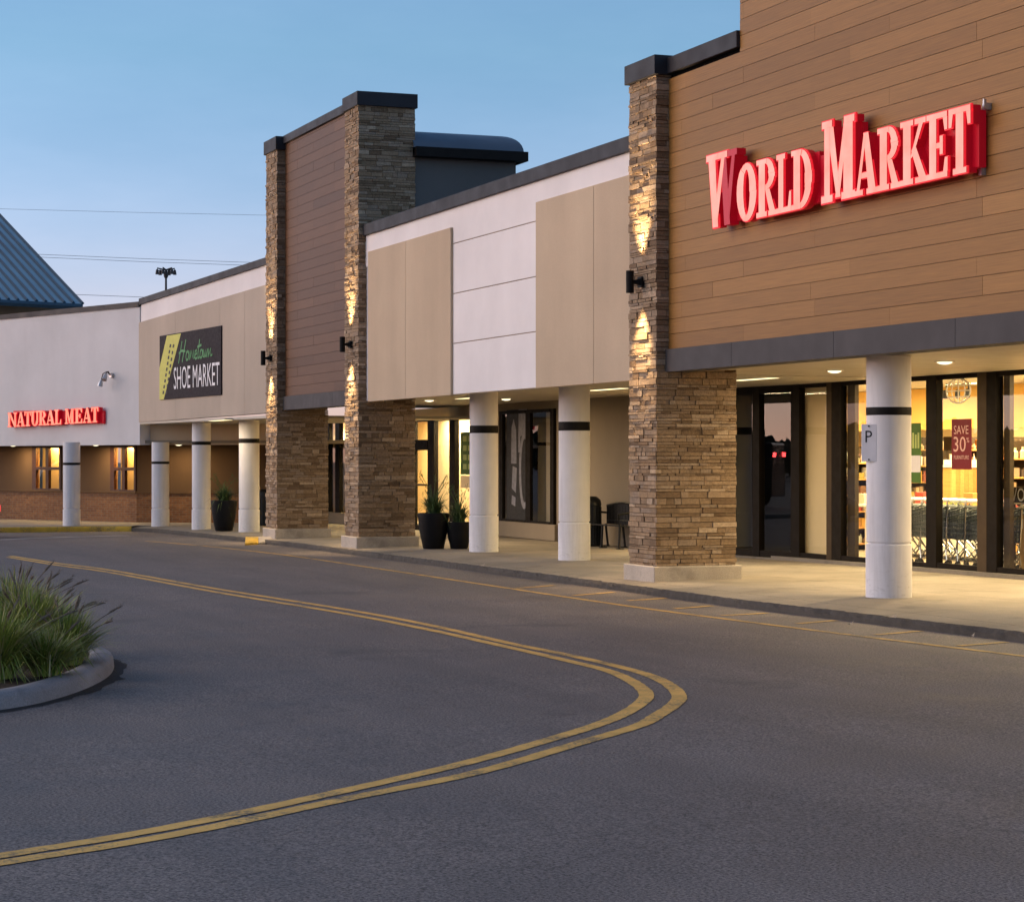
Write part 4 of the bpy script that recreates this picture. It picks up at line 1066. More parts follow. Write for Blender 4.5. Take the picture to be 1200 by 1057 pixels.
can_light('round light right of the front white column, above the red poster', 1107, 424, 3.055, 60)
tube_light('strip light between the two white columns, behind the left one', 553, 466, 3.045, 1.6, 12)
can_light('small round light beside the tall stone pillar, above the black pots', 503, 469, 3.045, 14)
can_light('small round light between the two white columns, above the black poster window', 593, 467.5, 3.045, 8)
tube_light('strip light left of the nearest stone pillar, above the bench', 712, 456, 3.045, 1.5, 5)
tube_light('strip light above the lone black pot under the shoe shop canopy', 258, 492.5, 2.735, 1.8, 7)
for lab, px in (('round light in the low white shop canopy, by the right small window', 118), ('round light in the low white shop canopy, right of the short column', 214), ('round light in the low white shop canopy, over the left small window', 22)):
    q_ = NW(px); can_light(lab, px, 527, 2.205, 17, .10, (q_[0]+.75, q_[1]-.28))
can_light('round light under the tower canopy between its stone pillars', 392, 476, 3.045, 40, .10, (PMd[0]-1.6, 14.6))
# lights further along the canopy, beyond the picture's right edge
for px in (1290, 1420):
    can_light('round light under the canopy of the wood clad shop, beyond the front column', px, 415, 3.055, 60)

# wall lights on the stone pillars
def sconce(label, P, py0, py1, px):
    xm = at_y(px, 600, YP-.16)[0]; xm = (P[0]+P[1])/2
    z1, z0 = at_y(px, py0, YP-.16)[1], at_y(px, py1, YP-.16)[1]
    root = thing('wall_light', label, 'wall light', (xm, YP, (z0+z1)/2), group='up and down wall lights on the stone pillars')
    mb = MB(); r = .055; mb.lathe([(r*.86,z0+.03),(r*.86,z0),(r,z0),(r,z1),(r*.86,z1),(r*.86,z1-.03)], 20, xm, YP-.20); obj('cylinder', mb, M['black'], root, smooth=35)
    zc_ = (z0+z1)/2
    mb = MB(); mb.hexa([(xm-.022,YP-.15,zc_-.022),(xm+.022,YP-.15,zc_-.022),(xm+.055,YP+.0,zc_-.06),(xm-.055,YP+.0,zc_-.06),(xm-.022,YP-.15,zc_+.022),(xm+.022,YP-.15,zc_+.022),(xm+.055,YP+.0,zc_+.06),(xm-.055,YP+.0,zc_+.06)]); mb.box(xm-.07,xm+.07,YP-.055,YP-.035,zc_-.075,zc_+.075)
    obj('bracket', mb, M['black'], root)
    for dz, rx in ((z1+.01, pi), (z0-.01, 0)):
        lamp('wall_lamp', 'SPOT', (xm, YP-.20, dz), 165*LK, (1,.70,.38), root, rot=(rx+R(-7 if rx else 7),0,0), spot_size=R(62), spot_blend=1.0, shadow_soft_size=.07)
sconce('black up and down wall light on the nearest stone pillar', PR, 317, 343, 744)
sconce('black up and down wall light on the tallest stone pillar', PMd, 394, 412, 408)
sconce('black up and down wall light on the narrow stone pillar', PL, 411, 428, 312)

# shop interior lights
def inner(x, y, z, e, col=(1,.78,.42), sx=2.0, sy=1.0, parent=wmb):
    lamp('shop_lamp', 'AREA', (x, y, z), e*LK, col, parent, shape='RECTANGLE', size=sx, size_y=sy)
for x in (-48, -43, -38, -33, -27): inner(x, 25.5, 3.1, 150); inner(x+2.5, 20.0, 3.1, 105, sy=.8)
for x in (-33, -29.5, -26): inner(x, 18.4, 3.1, 50, sy=.4)
for x in (-48, -42, -36): inner(x, 29.5, 3.05, 70)
inner(at_y(535,500,YS+.5)[0], YS+.5, 2.85, 130, (1,.80,.46), sx=4.5, sy=.5, parent=crm)
inner(at_y(495,500,YS+2)[0], YS+1.5, 2.85, 60, parent=crm)
inner(at_y(400,500,YS+.5)[0], YS+.45, 2.7, 60, (1,.80,.46), sx=3, sy=.4, parent=twr)
for a, b in wins:
    q = NW((a+min(b,159))/2+6); inner(q[0]-.55, q[1]+.2, 2.18, 60, (1,.62,.18), .9, .3, nmb)

# ================================================================== THINGS IN THE WINDOW
random.seed(21)
def make_cart():
    root = thing('shopping_cart', 'grey shopping cart', 'shopping cart', (0,0,0), group='row of nested shopping carts behind the glass')
    b = MB(); t = .012
    bl = [(-.36,-.20,.50),(.30,-.26,.46),(.30,.26,.46),(-.36,.20,.50)]; tp = [(-.44,-.24,.80),(.40,-.30,.94),(.40,.30,.94),(-.44,.24,.80)]
    def wall(p0, p1, p2, p3, nx, nz):
        P = lambda u, v: (Vector(p0).lerp(Vector(p1), u)).lerp(Vector(p3).lerp(Vector(p2), u), v)
        for i in range(nx+1): b.tube([P(i/nx,0), P(i/nx,1)], .011, 4)
        for j in range(nz+1): b.tube([P(0,j/nz), P(1,j/nz)], .013, 4)
    wall(bl[0],bl[1],tp[1],tp[0],9,6); wall(bl[3],bl[2],tp[2],tp[3],9,6); wall(bl[0],bl[3],tp[3],tp[0],6,5); wall(bl[1],bl[2],tp[2],tp[1],6,7); wall(bl[0],bl[1],bl[2],bl[3],8,5)
    obj('basket', b, M['cart'], root)
    f = MB()
    for s in (-1, 1):
        f.tube([(.40,s*.28,.98),(.36,s*.27,.60),(.30,s*.25,.30),(.10,s*.24,.16),(-.42,s*.17,.13)], .014, 6)
        f.tube([(.30,s*.25,.30),(.36,s*.27,.13)], .012, 6)
        f.tube([(-.36,s*.19,.50),(-.10,s*.22,.34),(.14,s*.24,.20)], .012, 6)
    f.tube([(-.42,-.17,.13),(-.42,.17,.13)], .014, 6); f.tube([(.10,-.24,.16),(.10,.24,.16)], .012, 6)
    obj('frame', f, M['steel'], root)
    h = MB(); h.tube([(.42,-.30,.99),(.47,-.30,1.03),(.47,.30,1.03),(.42,.30,.99)], .020, 8); obj('handle', h, M['in_white'], root)
    for x, y in ((-.40,-.17),(-.40,.17),(.34,-.25),(.34,.25)):
        wv = MB(); wv.lathe([(.0,-.014),(.045,-.016),(.055,-.010),(.055,.010),(.045,.016),(0,.014)], 14, cap=False)
        wv.v = [(x+a, y+c, .058+b_) for a, b_, c in wv.v]; obj('wheel', wv, M['tyre'], root)
    return root
cart = make_cart()
k = 0
carts_x = [XS(1010)+.27*i for i in range(14)]
last_x = None
for i, x in enumerate(carts_x):
    o = cart if i == 0 else copy_tree(cart)
    o.location = (x, YS+.62+random.uniform(-.03,.03), .162); o.rotation_euler = (0,0,R(random.uniform(-4,4)))
    px_ = 600+FPX*((x*s_+(YS+.6)*c_)/(-x*c_+(YS+.6)*s_))
    if px_ < 1018: t = 'grey shopping cart at the far left end of the row, seen left of the front white column'
    elif px_ < 1066: t = 'grey shopping cart in the nested row, hidden mostly behind the front white column'
    elif px_ < 1098: t = 'grey shopping cart in the nested row, between the front column and the next window upright'
    elif px_ < 1156: t = 'grey shopping cart in the nested row below the red Save 30% poster'
    else: t = 'grey shopping cart of the row behind the rightmost window pane'
    o['label'] = t
    if px_ >= 1156: o['group'] = 'shopping carts behind the rightmost pane'
    elif px_ >= 1098: o['group'] = 'shopping carts below the red poster'
    elif px_ >= 1066: o['group'] = 'shopping carts right of the front column'
    elif px_ >= 1018: o['group'] = 'shopping carts behind the front column'
def turned(mb, x, y):            # quarter turn: the front looks along +X
    mb.v = [(x-(b-y), y+(a-x), c) for a, b, c in mb.v]; return mb
def gondola(label, x, y, w, h, shelves, seed, z=.16):
    root = thing('display_shelf', label, 'shelf', (x, y, z), group='display shelves inside the wood clad shop'); r_ = random.Random(seed)
    fr = MB(); 
    for sx in (-w/2, w/2): fr.box(x+sx-.03, x+sx+.03, y-.2, y+.2, z, z+h)
    fr.box(x-w/2, x+w/2, y+.17, y+.2, z, z+h); obj('frame', turned(fr, x, y), M['bronze_lit'], root)
    for k in range(shelves):
        zz = z+.1+k*(h-.1)/shelves
        sh = MB(); sh.box(x-w/2+.03, x+w/2-.03, y-.2, y+.17, zz, zz+.025); so = obj('shelf', turned(sh, x, y), M['in_wood'], root)
        gd = MB(); p = x-w/2+.06; gap = (h-.1)/shelves-.06
        while p < x+w/2-.14:
            gw_ = r_.uniform(.05,.12); gh = r_.uniform(.45,.95)*gap; tone = r_.random()
            if r_.random() < .45:
                gd.lathe([(gw_*.42,zz+.026),(gw_*.45,zz+.026+gh*.6),(gw_*.18,zz+.026+gh*.75),(gw_*.18,zz+.026+gh)], 10, p+gw_/2, y-.10, a=tone)
            else: gd.box(p, p+gw_*.94, y-.17, y-.02, zz+.026, zz+.026+gh, 0, tone)
            p += gw_+r_.uniform(.005,.04)
        obj('goods', turned(gd, x, y), M['goods'], so)
def XI(px, Y): return at_y(px, 520, Y)[0]
gy = 20.6
gondola('stocked display shelf seen left of the front white column, full of bottles', XI(1006,20.2), 20.2, 1.0, 1.85, 6, 1)
gondola('stocked display shelf seen just right of the front white column', XI(1080,20.4), 20.4, .8, 1.8, 6, 2)
gondola('narrow stocked shelf beside the honey coloured board panel', XI(1104,21.0), 21.0, .5, 1.8, 6, 3)
gondola('stocked shelf seen through the rightmost window pane', XI(1188,20.6), 20.6, 1.1, 1.95, 6, 4)
gondola('low stocked shelf deep inside the shop behind the carts', XI(1062,24), 24, 2.0, 1.9, 6, 5)
gondola('tall stocked shelf at the back of the shop above the counter', XI(1130,25), 25, 2.4, 2.1, 7, 6)
gondola('tall stocked shelf at the back of the shop on the right', XI(1178,25.5), 25.5, 2.6, 2.1, 7, 7)
# honey board counter with a white top
cxx, cy0, cy1 = XI(1115,20.3), 20.3, 20.98
ct = thing('service_counter', 'honey coloured board counter with a white top behind the carts', 'counter', (cxx-.3, (cy0+cy1)/2, .16))
mb = MB(); rb_ = random.Random(2); yy = cy0
while yy < cy1-.01: mb.box(cxx-.04, cxx+rb_.uniform(0,.003), yy+.002, min(yy+.085,cy1)-.002, .16, 1.66, 0, rb_.random()); yy += .085
obj('board_front', mb, M['in_wood'], ct)
mb = MB(); mb.box(cxx-.7, cxx-.045, cy0, cy1, .16, 1.655); obj('carcass', mb, M['in_wood'], ct)
mb = MB(); mb.box(cxx-.74, cxx+.04, cy0-.03, cy1+.03, 1.665, 1.71); obj('worktop', mb, M['in_white'], ct, bevel=.006)
mb = MB(); mb.box(cxx-.5, cxx-.1, cy0+.15, cy1-.1, 1.712, 1.80); mb.box(cxx-.45, cxx-.18, cy0+.25, cy1-.2, 1.80, 1.88)
single('paper_stack', mb, M['in_white'], 'white stack of paper on the honey coloured counter', 'paper', (cxx-.3, (cy0+cy1)/2, 1.712), bevel=.01)
mb = MB(); x = XI(1080,19.4); mb.box(XI(1010,19.4), XI(1163,19.4), 19.3, 19.9, .98, 1.03); mb.box(XI(1010,19.4)+.1, XI(1163,19.4)-.1, 19.4, 19.8, .16, .98, 0)
single('display_table', mb, M['in_white'], 'long white display table just behind the row of carts', 'table', (x, 19.6, .16), bevel=.01)
r_ = random.Random(3); xq = XI(1012,19.5)
for i in range(9):
    wq = r_.uniform(.15,.32); hq = r_.uniform(.08,.26)
    mb = MB(); mb.box(xq, xq+wq, 19.4, 19.4+.25, 1.031, 1.031+hq, 0, r_.random())
    ok = ['far left of the table','left of the column','behind the column, left one','behind the column, middle one','behind the column, right one','just right of the column','by the window upright','under the red poster','at the right end']
    single('gift_box', mb, M['goods'], 'small boxed goods on the white display table, '+ok[i], 'box', (xq+wq/2, 19.52, 1.031), group='boxed goods on the display table', bevel=.006); xq += wq+r_.uniform(.15,.32)
# cardboard box and white lettered crate at the right edge
Yb = YS+.38
bx0, bx1 = at_y(1194,620,Yb)[0], at_y(1194,620,Yb)[0]+.6
mb = MB(); z1 = at_y(1194,603,Yb)[1]; mb.box(bx0, bx1, Yb, Yb+.5, .165, z1); 
cb = thing('cardboard_box', 'tall brown cardboard box inside the glass at the right edge', 'box', ((bx0+bx1)/2, Yb+.25, .165)); obj('carton', mb, M['card'], cb, bevel=.008)
mb = MB(); mb.box(bx0+.02, bx0+.10, Yb-.004, Yb-.001, z1-.20, z1-.06); obj('label', mb, M['in_white'], cb)
Yc = YS+.30; cx0, cx1 = at_y(1179,575,Yc)[0], at_y(1179,575,Yc)[0]+.95; cz0, cz1 = at_y(1190,589,Yc)[1], at_y(1190,571,Yc)[1]
cbx = thing('lettered_crate', 'dark slatted crate with pale World lettering above the rightmost carts', 'crate', ((cx0+cx1)/2, Yc+.1, cz0))
mb = MB(); mb.box(cx0, cx1, Yc, Yc+.28, cz0, cz0+.03); mb.box(cx0, cx1, Yc, Yc+.015, cz0+.03, cz1); mb.box(cx0, cx0+.015, Yc+.015, Yc+.28, cz0+.03, cz1); mb.box(cx1-.015, cx1, Yc+.015, Yc+.28, cz0+.03, cz1); mb.box(cx0,cx1,Yc+.265,Yc+.28,cz0+.03,cz1); obj('panel', mb, M['bronze_lit'], cbx)
obj('lettering', text_mesh('WORLD', (cx0+.03, Yc, cz0+.02), (1,0,0), (cz1-cz0)*.86, (0,-1,0), .003, .88), M['in_white'], cbx)
mb = MB(); mb.box(cx0-.02, cx0+.02, Yc+.1, Yc+.15, .162, cz0); mb.box(cx1-.02, cx1+.02, Yc+.1, Yc+.15, .162, cz0); obj('stand', mb, M['bronze_lit'], cbx)
# globe emblem etched on the glass above the red poster
ge = thing('globe_decal', 'pale round globe emblem on the window glass above the red poster', 'emblem', (at_y(1122,455,YS-.012)[0], YS-.012, 2.6))
gxc, gzc = at_y(1123,458,YS-.012); rx_ = (at_y(1137,458,YS-.012)[0]-at_y(1109,458,YS-.012)[0])/2; rz_ = rx_*.55
mb = MB()
def gl(pts, wd=.013): 
    q = [(gxc+a*rx_, YS-.012, gzc+b*rz_) for a, b in pts]; mb.tube(q, wd, 4)
gl(arc(0,0,1,1,0,359,40))
for b_ in (-.5,0,.5): hw_ = math.sqrt(1-b_*b_); gl([(-hw_,b_),(hw_,b_)], .009)
for a_ in (-.55,0,.55): gl([(a_*math.cos(t),math.sin(t)) for t in [(-pi/2)+pi*i/16 for i in range(17)]], .009)
obj('grid', mb, M['in_white'], ge)
# track spots inside
for i, px in enumerate((1104.5,1109,1123,1135)):
    x, z = at_y(px, 446, 20.3); root = thing('track_spotlight', 'small dark track spotlight hanging inside the shop above the globe emblem', 'spotlight', (x, 20.3, 3.0), group='track spotlights above the globe emblem')
    mb = MB(); mb.tube([(x,20.3,3.1),(x,20.3,2.95)], .012, 6); obj('stem', mb, M['ink'], root)
    mb = MB(); mb.tube([(x-.02,20.3,2.96),(x+.05,20.25,2.86)], .045, 10); obj('head', mb, M['ink'], root)

# ================================================================== BENCH, BIN, POTS
bxp = at_g(717,643,.14); bz = zg(bxp[0])+.14
bn = thing('bench', 'black metal slatted bench against the taupe wall, left of the nearest stone pillar', 'bench', (bxp[0], bxp[1], bz))
bx_, by_ = bxp[0]-.75, bxp[1]
x0b, x1b = at_y(702,630,by_)[0]-.75, at_y(702,630,by_)[0]+.95
mb = MB()
for k in range(6): mb.box(x0b+.03, x1b-.03, by_+.02+k*.075, by_+.07+k*.075, bz+.43-.004*k, bz+.45-.004*k)
obj('seat', mb, M['bench'], bn)
mb = MB()
nb_ = 22
for k in range(nb_+1): xx = x0b+.05+(x1b-x0b-.1)*k/nb_; mb.box(xx-.026, xx+.026, by_+.47+.0, by_+.49, bz+.44, bz+.80+.06*sin(pi*k/nb_))
mb.tube([(x0b+.03+(x1b-x0b-.06)*k/16, by_+.48, bz+.80+.07*sin(pi*k/16)) for k in range(17)], .022, 6); mb.tube([(x0b+.03,by_+.48,bz+.52),(x1b-.03,by_+.48,bz+.52)], .016, 6)
obj('backrest', mb, M['bench'], bn)
for xx in (x0b, x1b, (x0b+x1b)/2):
    for yy in (.03, .46):
        mb = MB(); mb.tube([(xx,by_+yy,bz+.44),(xx,by_+yy+(-.02 if yy < .2 else .05),bz)], .022, 6); mb.box(xx-.04,xx+.04,by_+yy-.06,by_+yy+.08,bz-.002,bz+.016); obj('leg', mb, M['bench'], bn)
for xx in (x0b, x1b):
    mb = MB(); mb.tube([(xx,by_+.03,bz+.44),(xx,by_-.01,bz+.66),(xx,by_+.2,bz+.69),(xx,by_+.48,bz+.66)], .022, 6); obj('armrest', mb, M['bench'], bn)
def bin_(label, x, y, r, h):
    z = zg(x)+.14; root = thing('litter_bin', label, 'litter bin', (x, y, z))
    mb = MB(); mb.lathe([(r*.9,z),(r,z+.03),(r,z+h*.82)], 20, x, y); 
    for k in range(20): a = 2*pi*k/20; mb.tube([(x+r*1.02*cos(a),y+r*1.02*sin(a),z+.04),(x+r*1.02*cos(a),y+r*1.02*sin(a),z+h*.8)], .010, 4)
    obj('body', mb, M['bench'], root)
    mb = MB(); mb.lathe([(r*1.06,z+h*.82),(r*1.06,z+h*.86),(r*.95,z+h*.94),(r*.55,z+h),(r*.4,z+h*1.01)], 20, x, y); obj('lid', mb, M['bench'], root, smooth=40)
q = at_g(694.5,640.5,.14); bin_('slim black litter bin standing behind the white column beside the bench', q[0]-.25, q[1]+.1, .17, .98)
q = at_g(312,616,.14); bin_('black round topped litter bin half hidden by the narrow stone pillar', q[0], q[1], .27, .98)

def plant_mesh(mb, x, y, z, n, h, spread, rnd, wide=.010, droop=.5, straight=.0, seg=5, tone=(0,1)):
    for k in range(n):
        a = rnd.uniform(0, 2*pi); L = h*rnd.uniform(.55, 1.1); lean = rnd.random()**.8*spread
        d = Vector((cos(a), sin(a), 0)); r0 = rnd.random()*spread*.28
        p = Vector((x, y, z))+d*r0; side = Vector((-d.y, d.x, 0)); w0 = wide*rnd.uniform(.6, 1.4); tn = rnd.uniform(*tone); pv = None; dr_ = droop*rnd.uniform(.25,1.45); curl = rnd.gauss(0,.16)*L; kink = rnd.uniform(.35,.7) if rnd.random() < .10 else 2
        for i in range(seg+1):
            t = i/seg; zz_ = t-dr_*(lean/spread)*t**2.6*.75
            if t > kink: zz_ -= (t-kink)*1.5
            q = p+d*(lean*t**1.5)+side*(curl*t*t)+Vector((0,0,1))*(L*zz_); ww = w0*(1-t)**.7+.0008
            cur = mb.verts([q-side*ww, q+side*ww])
            if pv is not None: mb.face((pv, pv+1, cur+1, cur), 0, tn)
            pv = cur
def pot(label, plabel, px, py, r, h, ph, seed):
    x, y = at_g(px, py, .14); L = math.hypot(x, y); x += x/L*r*.7; y += y/L*r*.7; z = zg(x)+.14
    root = thing('plant_pot', label, 'plant pot', (x, y, z), group='tall black plant pots by the columns')
    mb = MB(); mb.lathe([(r*.60,z),(r*.66,z+.02),(r*.86,z+h*.45),(r*.97,z+h*.86),(r,z+h*.97),(r*1.0,z+h),(r*.9,z+h),(r*.88,z+h*.9)], 32, x, y, cap=False); mb.face([len(mb.v)-32+i for i in range(32)]); obj('vessel', mb, M['pot'], root, smooth=45)
    mb = MB(); mb.lathe([(r*.87,z+h*.90),(r*.87,z+h*.93)], 24, x, y); obj('soil', mb, M['soil'], root)
    rnd = random.Random(seed); mb = MB(); plant_mesh(mb, x, y, z+h*.92, 260, ph, r*1.35, rnd, .012, .9)
    pt = thing('potted_plant', plabel, 'plant', (x, y, z+h*.93), group='grassy plants growing in the black pots')
    obj('leaves', mb, M['plant'], pt)
    for k in range(9):
        a = rnd.uniform(0, 2*pi); st = MB(); l_ = ph*rnd.uniform(.9,1.5); e = Vector((x+cos(a)*r*.9, y+sin(a)*r*.9, z+h*.92+l_))
        st.tube([(x,y,z+h*.9), (x+cos(a)*r*.25,y+sin(a)*r*.25,z+h*.92+l_*.6), e], .005, 4)
        for q in range(5): 
            e2 = e+Vector((rnd.uniform(-.06,.06),rnd.uniform(-.06,.06),rnd.uniform(-.12,.03))); st.tube([e2, e2+Vector((.02,.01,.05))], [.008,.002], 4)
        obj('flower_stem', st, M['plant'], pt)
pot('large black pot right of the tallest stone pillar, the bigger of the pair', 'grassy plant in the larger black pot beside the tall stone pillar', 508, 643.5, .31, .69, .56, 1)
pot('smaller black pot pressed against the large pot, left of a white column', 'sparse plant in the smaller black pot of the pair', 538, 643.5, .255, .52, .50, 2)
pot('lone black pot between two white columns under the shoe shop canopy', 'bushy plant in the lone black pot under the shoe shop canopy', 262.5, 622.5, .33, .76, .50, 3)

# ================================================================== ISLAND GRASS
random.seed(33)
def fountain(label, x, y, h, spread, n, npl, seed):
    rnd = random.Random(seed); z = zg(x)+.12
    root = thing('ornamental_grass', label, 'grass clump', (x, y, z), group='fountain grass clumps on the kerbed island')
    mb = MB(); plant_mesh(mb, x, y, z, n, h, spread, rnd, .0065, .62, seg=6); obj('green_blades', mb, M['grass'], root)
    mb = MB(); plant_mesh(mb, x, y, z, n//5, h*1.08, spread*1.05, rnd, .005, .6, seg=6); obj('dry_blades', mb, M['grass_dry'], root)
    for k in range(npl):
        a = rnd.uniform(0, 2*pi); l_ = rnd.uniform(.35, 1.05)*spread; d = Vector((cos(a), sin(a), 0)); hh = h*rnd.uniform(1.0, 1.28)*(1-.25*l_/spread)
        pts = [Vector((x,y,z))+d*(l_*t**1.6)+Vector((0,0,hh*(t-.12*t**3))) for t in [i/8 for i in range(9)]]
        st = MB(); st.tube(pts, .003, 4)
        dr = (pts[-1]-pts[-3]).normalized(); e = pts[-1]; L2 = rnd.uniform(.10,.16)
        st.tube([e-dr*.01, e+dr*L2*.25, e+dr*L2*.6+Vector((0,0,-.006)), e+dr*L2+Vector((0,0,-.02))], [.004,.010,.008,.002], 7)
        for q in range(26):
            t = rnd.random(); c = e+dr*(L2*t); v = Vector((rnd.gauss(0,1),rnd.gauss(0,1),rnd.gauss(0,1))).normalized()*.022+dr*.02
            st.tube([c, c+v], [.0016,.0005], 3)
        obj('seed_plume', st, M['plume'], root)
def isl(px, py): return at_g(px, py, .12)
for lab, px, py, h, sp, n, npl in (
    ('fountain grass clump nearest the rounded island tip, its plumes leaning right over the road', 78, 778, .54, .46, 1300, 13),
    ('full green fountain grass clump in the middle of the island bed', 36, 774, .74, .56, 2000, 12),
    ('tall fountain grass clump behind the others on the island', 16, 752, .78, .52, 1300, 16),
    ('fountain grass clump cut by the left edge, close to the front kerb', -4, 794, .66, .50, 1900, 8),
    ('thin fountain grass clump at the back of the island toward the road', 52, 756, .54, .44, 900, 8),
    ('low fountain grass clump just inside the front kerb', 54, 791, .44, .40, 1100, 3)):
    x, y = isl(px, py); fountain(lab, x, y, h*.86, sp, int(n*.58), npl, int(px)+50)

# ================================================================== DISTANT AND SMALL THINGS
def wire(label, pts, d0, d1, r=.035):
    P = []
    for i, (px, py) in enumerate(pts): P.append(at_d(px, py, d0+(d1-d0)*i/(len(pts)-1)))
    mb = MB(); mb.tube(P, r, 5); m = P[len(P)//2]; single('power_line', mb, M['ink'], label, 'wire', m, group='thin power lines against the dusk sky')
wire('thin power line crossing highest over the blue roof', [(-60,243),(0,245),(150,249),(310,252.5),(420,254)], 150, 160, .010)
wire('upper of the close pair of power lines', [(-60,294),(45,298.3),(170,303.5),(285,307.5),(420,311)], 150, 160, .014)
wire('lower of the close pair of power lines', [(-60,297),(45,301.5),(170,307),(285,311),(420,314)], 150, 160, .014)
wire('low power line just above the roof coping beside the blue roof', [(40,344),(92,345.5),(165,348.3),(260,352)], 140, 150, .014)
mx_, my_, mzt = at_d(194.5, 322, 150); mtop = mzt
mast = thing('floodlight_mast', 'tall floodlight mast with ring of lamps behind the parapet', 'light mast', (mx_, my_, 0))
mb = MB(); mb.lathe([(.20,-.5),(.07,mtop-.2),(.07,mtop+.3)], 12, mx_, my_); obj('pole', mb, M['fascia'], mast)
mb = MB(); mb.lathe([(.09,mtop-.25),(.16,mtop-.1),(.16,mtop+.08),(.08,mtop+.2)], 12, mx_, my_); mb.tube([(mx_+0.5*cos(2*pi*k/16),my_+.5*sin(2*pi*k/16),mtop+.25) for k in range(16)], .03, 5, closed=True); obj('collar', mb, M['fascia'], mast)
for k in range(6):
    a = 2*pi*k/6+.5; ax_, ay_ = mx_+.6*cos(a), my_+.6*sin(a)
    mb = MB(); mb.lathe([(.03,mtop+.36),(.08,mtop+.30),(.115,mtop+.08),(.12,mtop-.0)], 10, ax_, ay_); mb.tube([(mx_,my_,mtop+.32),(ax_,ay_,mtop+.42)], .05, 5); obj('lamp_head', mb, M['fascia'], mast)

# twin floodlight on the white wall
fx, fy, fz_ = NP(132, 440); fr_ = (Vector((fx,fy,fz_))+outv*0)
fd = thing('floodlight', 'small twin spotlight with bent arms on the white wall above the red letters', 'wall light', (fx, fy, fz_))
o_ = outv; 
mb = MB(); mb.tube([fr_-o_*.02, fr_+o_*.08], .07, 10); obj('base', mb, M['galv'], fd)
for (du, dz_, ln) in ((-.10,-.14,.36), (.13,.0,.42)):
    u_ = Vector((ux.x,ux.y,0)); p1 = fr_+o_*.08; p2 = fr_+o_*.16+u_*(du*.3)+Vector((0,0,.10)); p3 = fr_+o_*.26+u_*du*.8+Vector((0,0,.07+dz_*.2)); p4 = fr_+o_*.30+u_*du+Vector((0,0,dz_))
    mb = MB(); mb.tube([p1,p2,p3,p4], .018, 6); obj('arm', mb, M['fascia'], fd)
    mb = MB(); dd = (p4-p3).normalized(); mb.tube([p4-dd*.02, p4+dd*.06, p4+dd*.17], [.035,.06,.075], 10); obj('lamp_head', mb, M['galv'], fd)

# the car whose tail just reaches into the picture at the left edge
def car(label, x, y, rotz, lit):
    z = zg(x)
    root = thing('parked_car', label, 'car', (x, y, z), rotz)
    # local: x length (rear at +x), y width
    sec = [(-2.2,.35,.62,.70),(-2.1,.30,.72,.82),(-1.2,.24,.90,.88),(-.55,.22,.96,.89),(.2,.22,.97,.9),(1.4,.24,.98,.89),(2.0,.30,.98,.85),(2.2,.38,.80,.74)]
    mb = MB(); rings = []
    for (xx, z0, z1, hw_) in sec:
        rings.append(mb.verts([(xx,-hw_*.9,z0),(xx,-hw_,z0+.18),(xx,-hw_,z1-.15),(xx,-hw_*.9,z1),(xx,hw_*.9,z1),(xx,hw_,z1-.15),(xx,hw_,z0+.18),(xx,hw_*.9,z0)]))
    for a_, b_ in zip(rings, rings[1:]):
        for k in range(8): j = (k+1) % 8; mb.face((a_+k,b_+k,b_+j,a_+j))
    mb.face([rings[0]+k for k in range(8)]); mb.face([rings[-1]+k for k in range(8)][::-1])
    obj('body', mb, M['car_paint'], root, world=False, smooth=40)
    mb = MB(); lo_ = [(-1.15,.94,.80),(-.35,1.42,.62),(1.1,1.46,.62),(1.95,.99,.76)]
    n_a = [mb.verts([(a_,-w2,b_),(a_,w2,b_)]) for a_, b_, w2 in lo_]; base = [mb.verts([(a_,-.82,.9),(a_,.82,.9)]) for a_ in (-1.15,1.95)]
    for p_, q_ in zip(n_a, n_a[1:]): mb.face((p_,p_+1,q_+1,q_))
    mb.face((n_a[0],n_a[1],n_a[2],n_a[3])); mb.face((n_a[0]+1,n_a[1]+1,n_a[2]+1,n_a[3]+1)); mb.face((n_a[0],n_a[0]+1,n_a[3]+1,n_a[3]))
    obj('cabin_glass', mb, M['pot'], root, world=False)
    for s in (-1, 1):
        mb = MB(); mb.box(2.10,2.225,s*.50,s*.78,.62,.80); obj('tail_light', mb, M['tail'], root, world=False, bevel=.02)
        for xx in (-1.35, 1.35):
            wv = MB(); wv.lathe([(.18,-.1),(.30,-.11),(.33,-.07),(.33,.07),(.30,.11),(.18,.1)], 20); wv.v = [(xx+a_, s*.80+c__, .33+b_) for a_, b_, c__ in wv.v]; wo_ = obj('wheel', wv, M['tyre'], root, world=False)
            wv = MB(); wv.lathe([(.0,.09*s),(.17,.115*s),(.19,.09*s)], 14, cap=False); wv.v = [(xx+a_, s*.80+c__, .33+b_) for a_, b_, c__ in wv.v]; obj('rim', wv, M['galv'], wo_, world=False)
    mb = MB(); mb.box(2.19,2.235,-.26,.26,.50,.61); obj('number_plate', mb, M['plate'], root, world=False)
    return root
q = at_g(3.5, 630)
cdir = Vector((s_, c_))               # along the picture plane
cpx = Vector(q)-cdir*2.46
car('dark car with lit tail light just reaching in at the left edge', cpx.x, cpx.y, math.atan2(cdir.y, cdir.x), True)

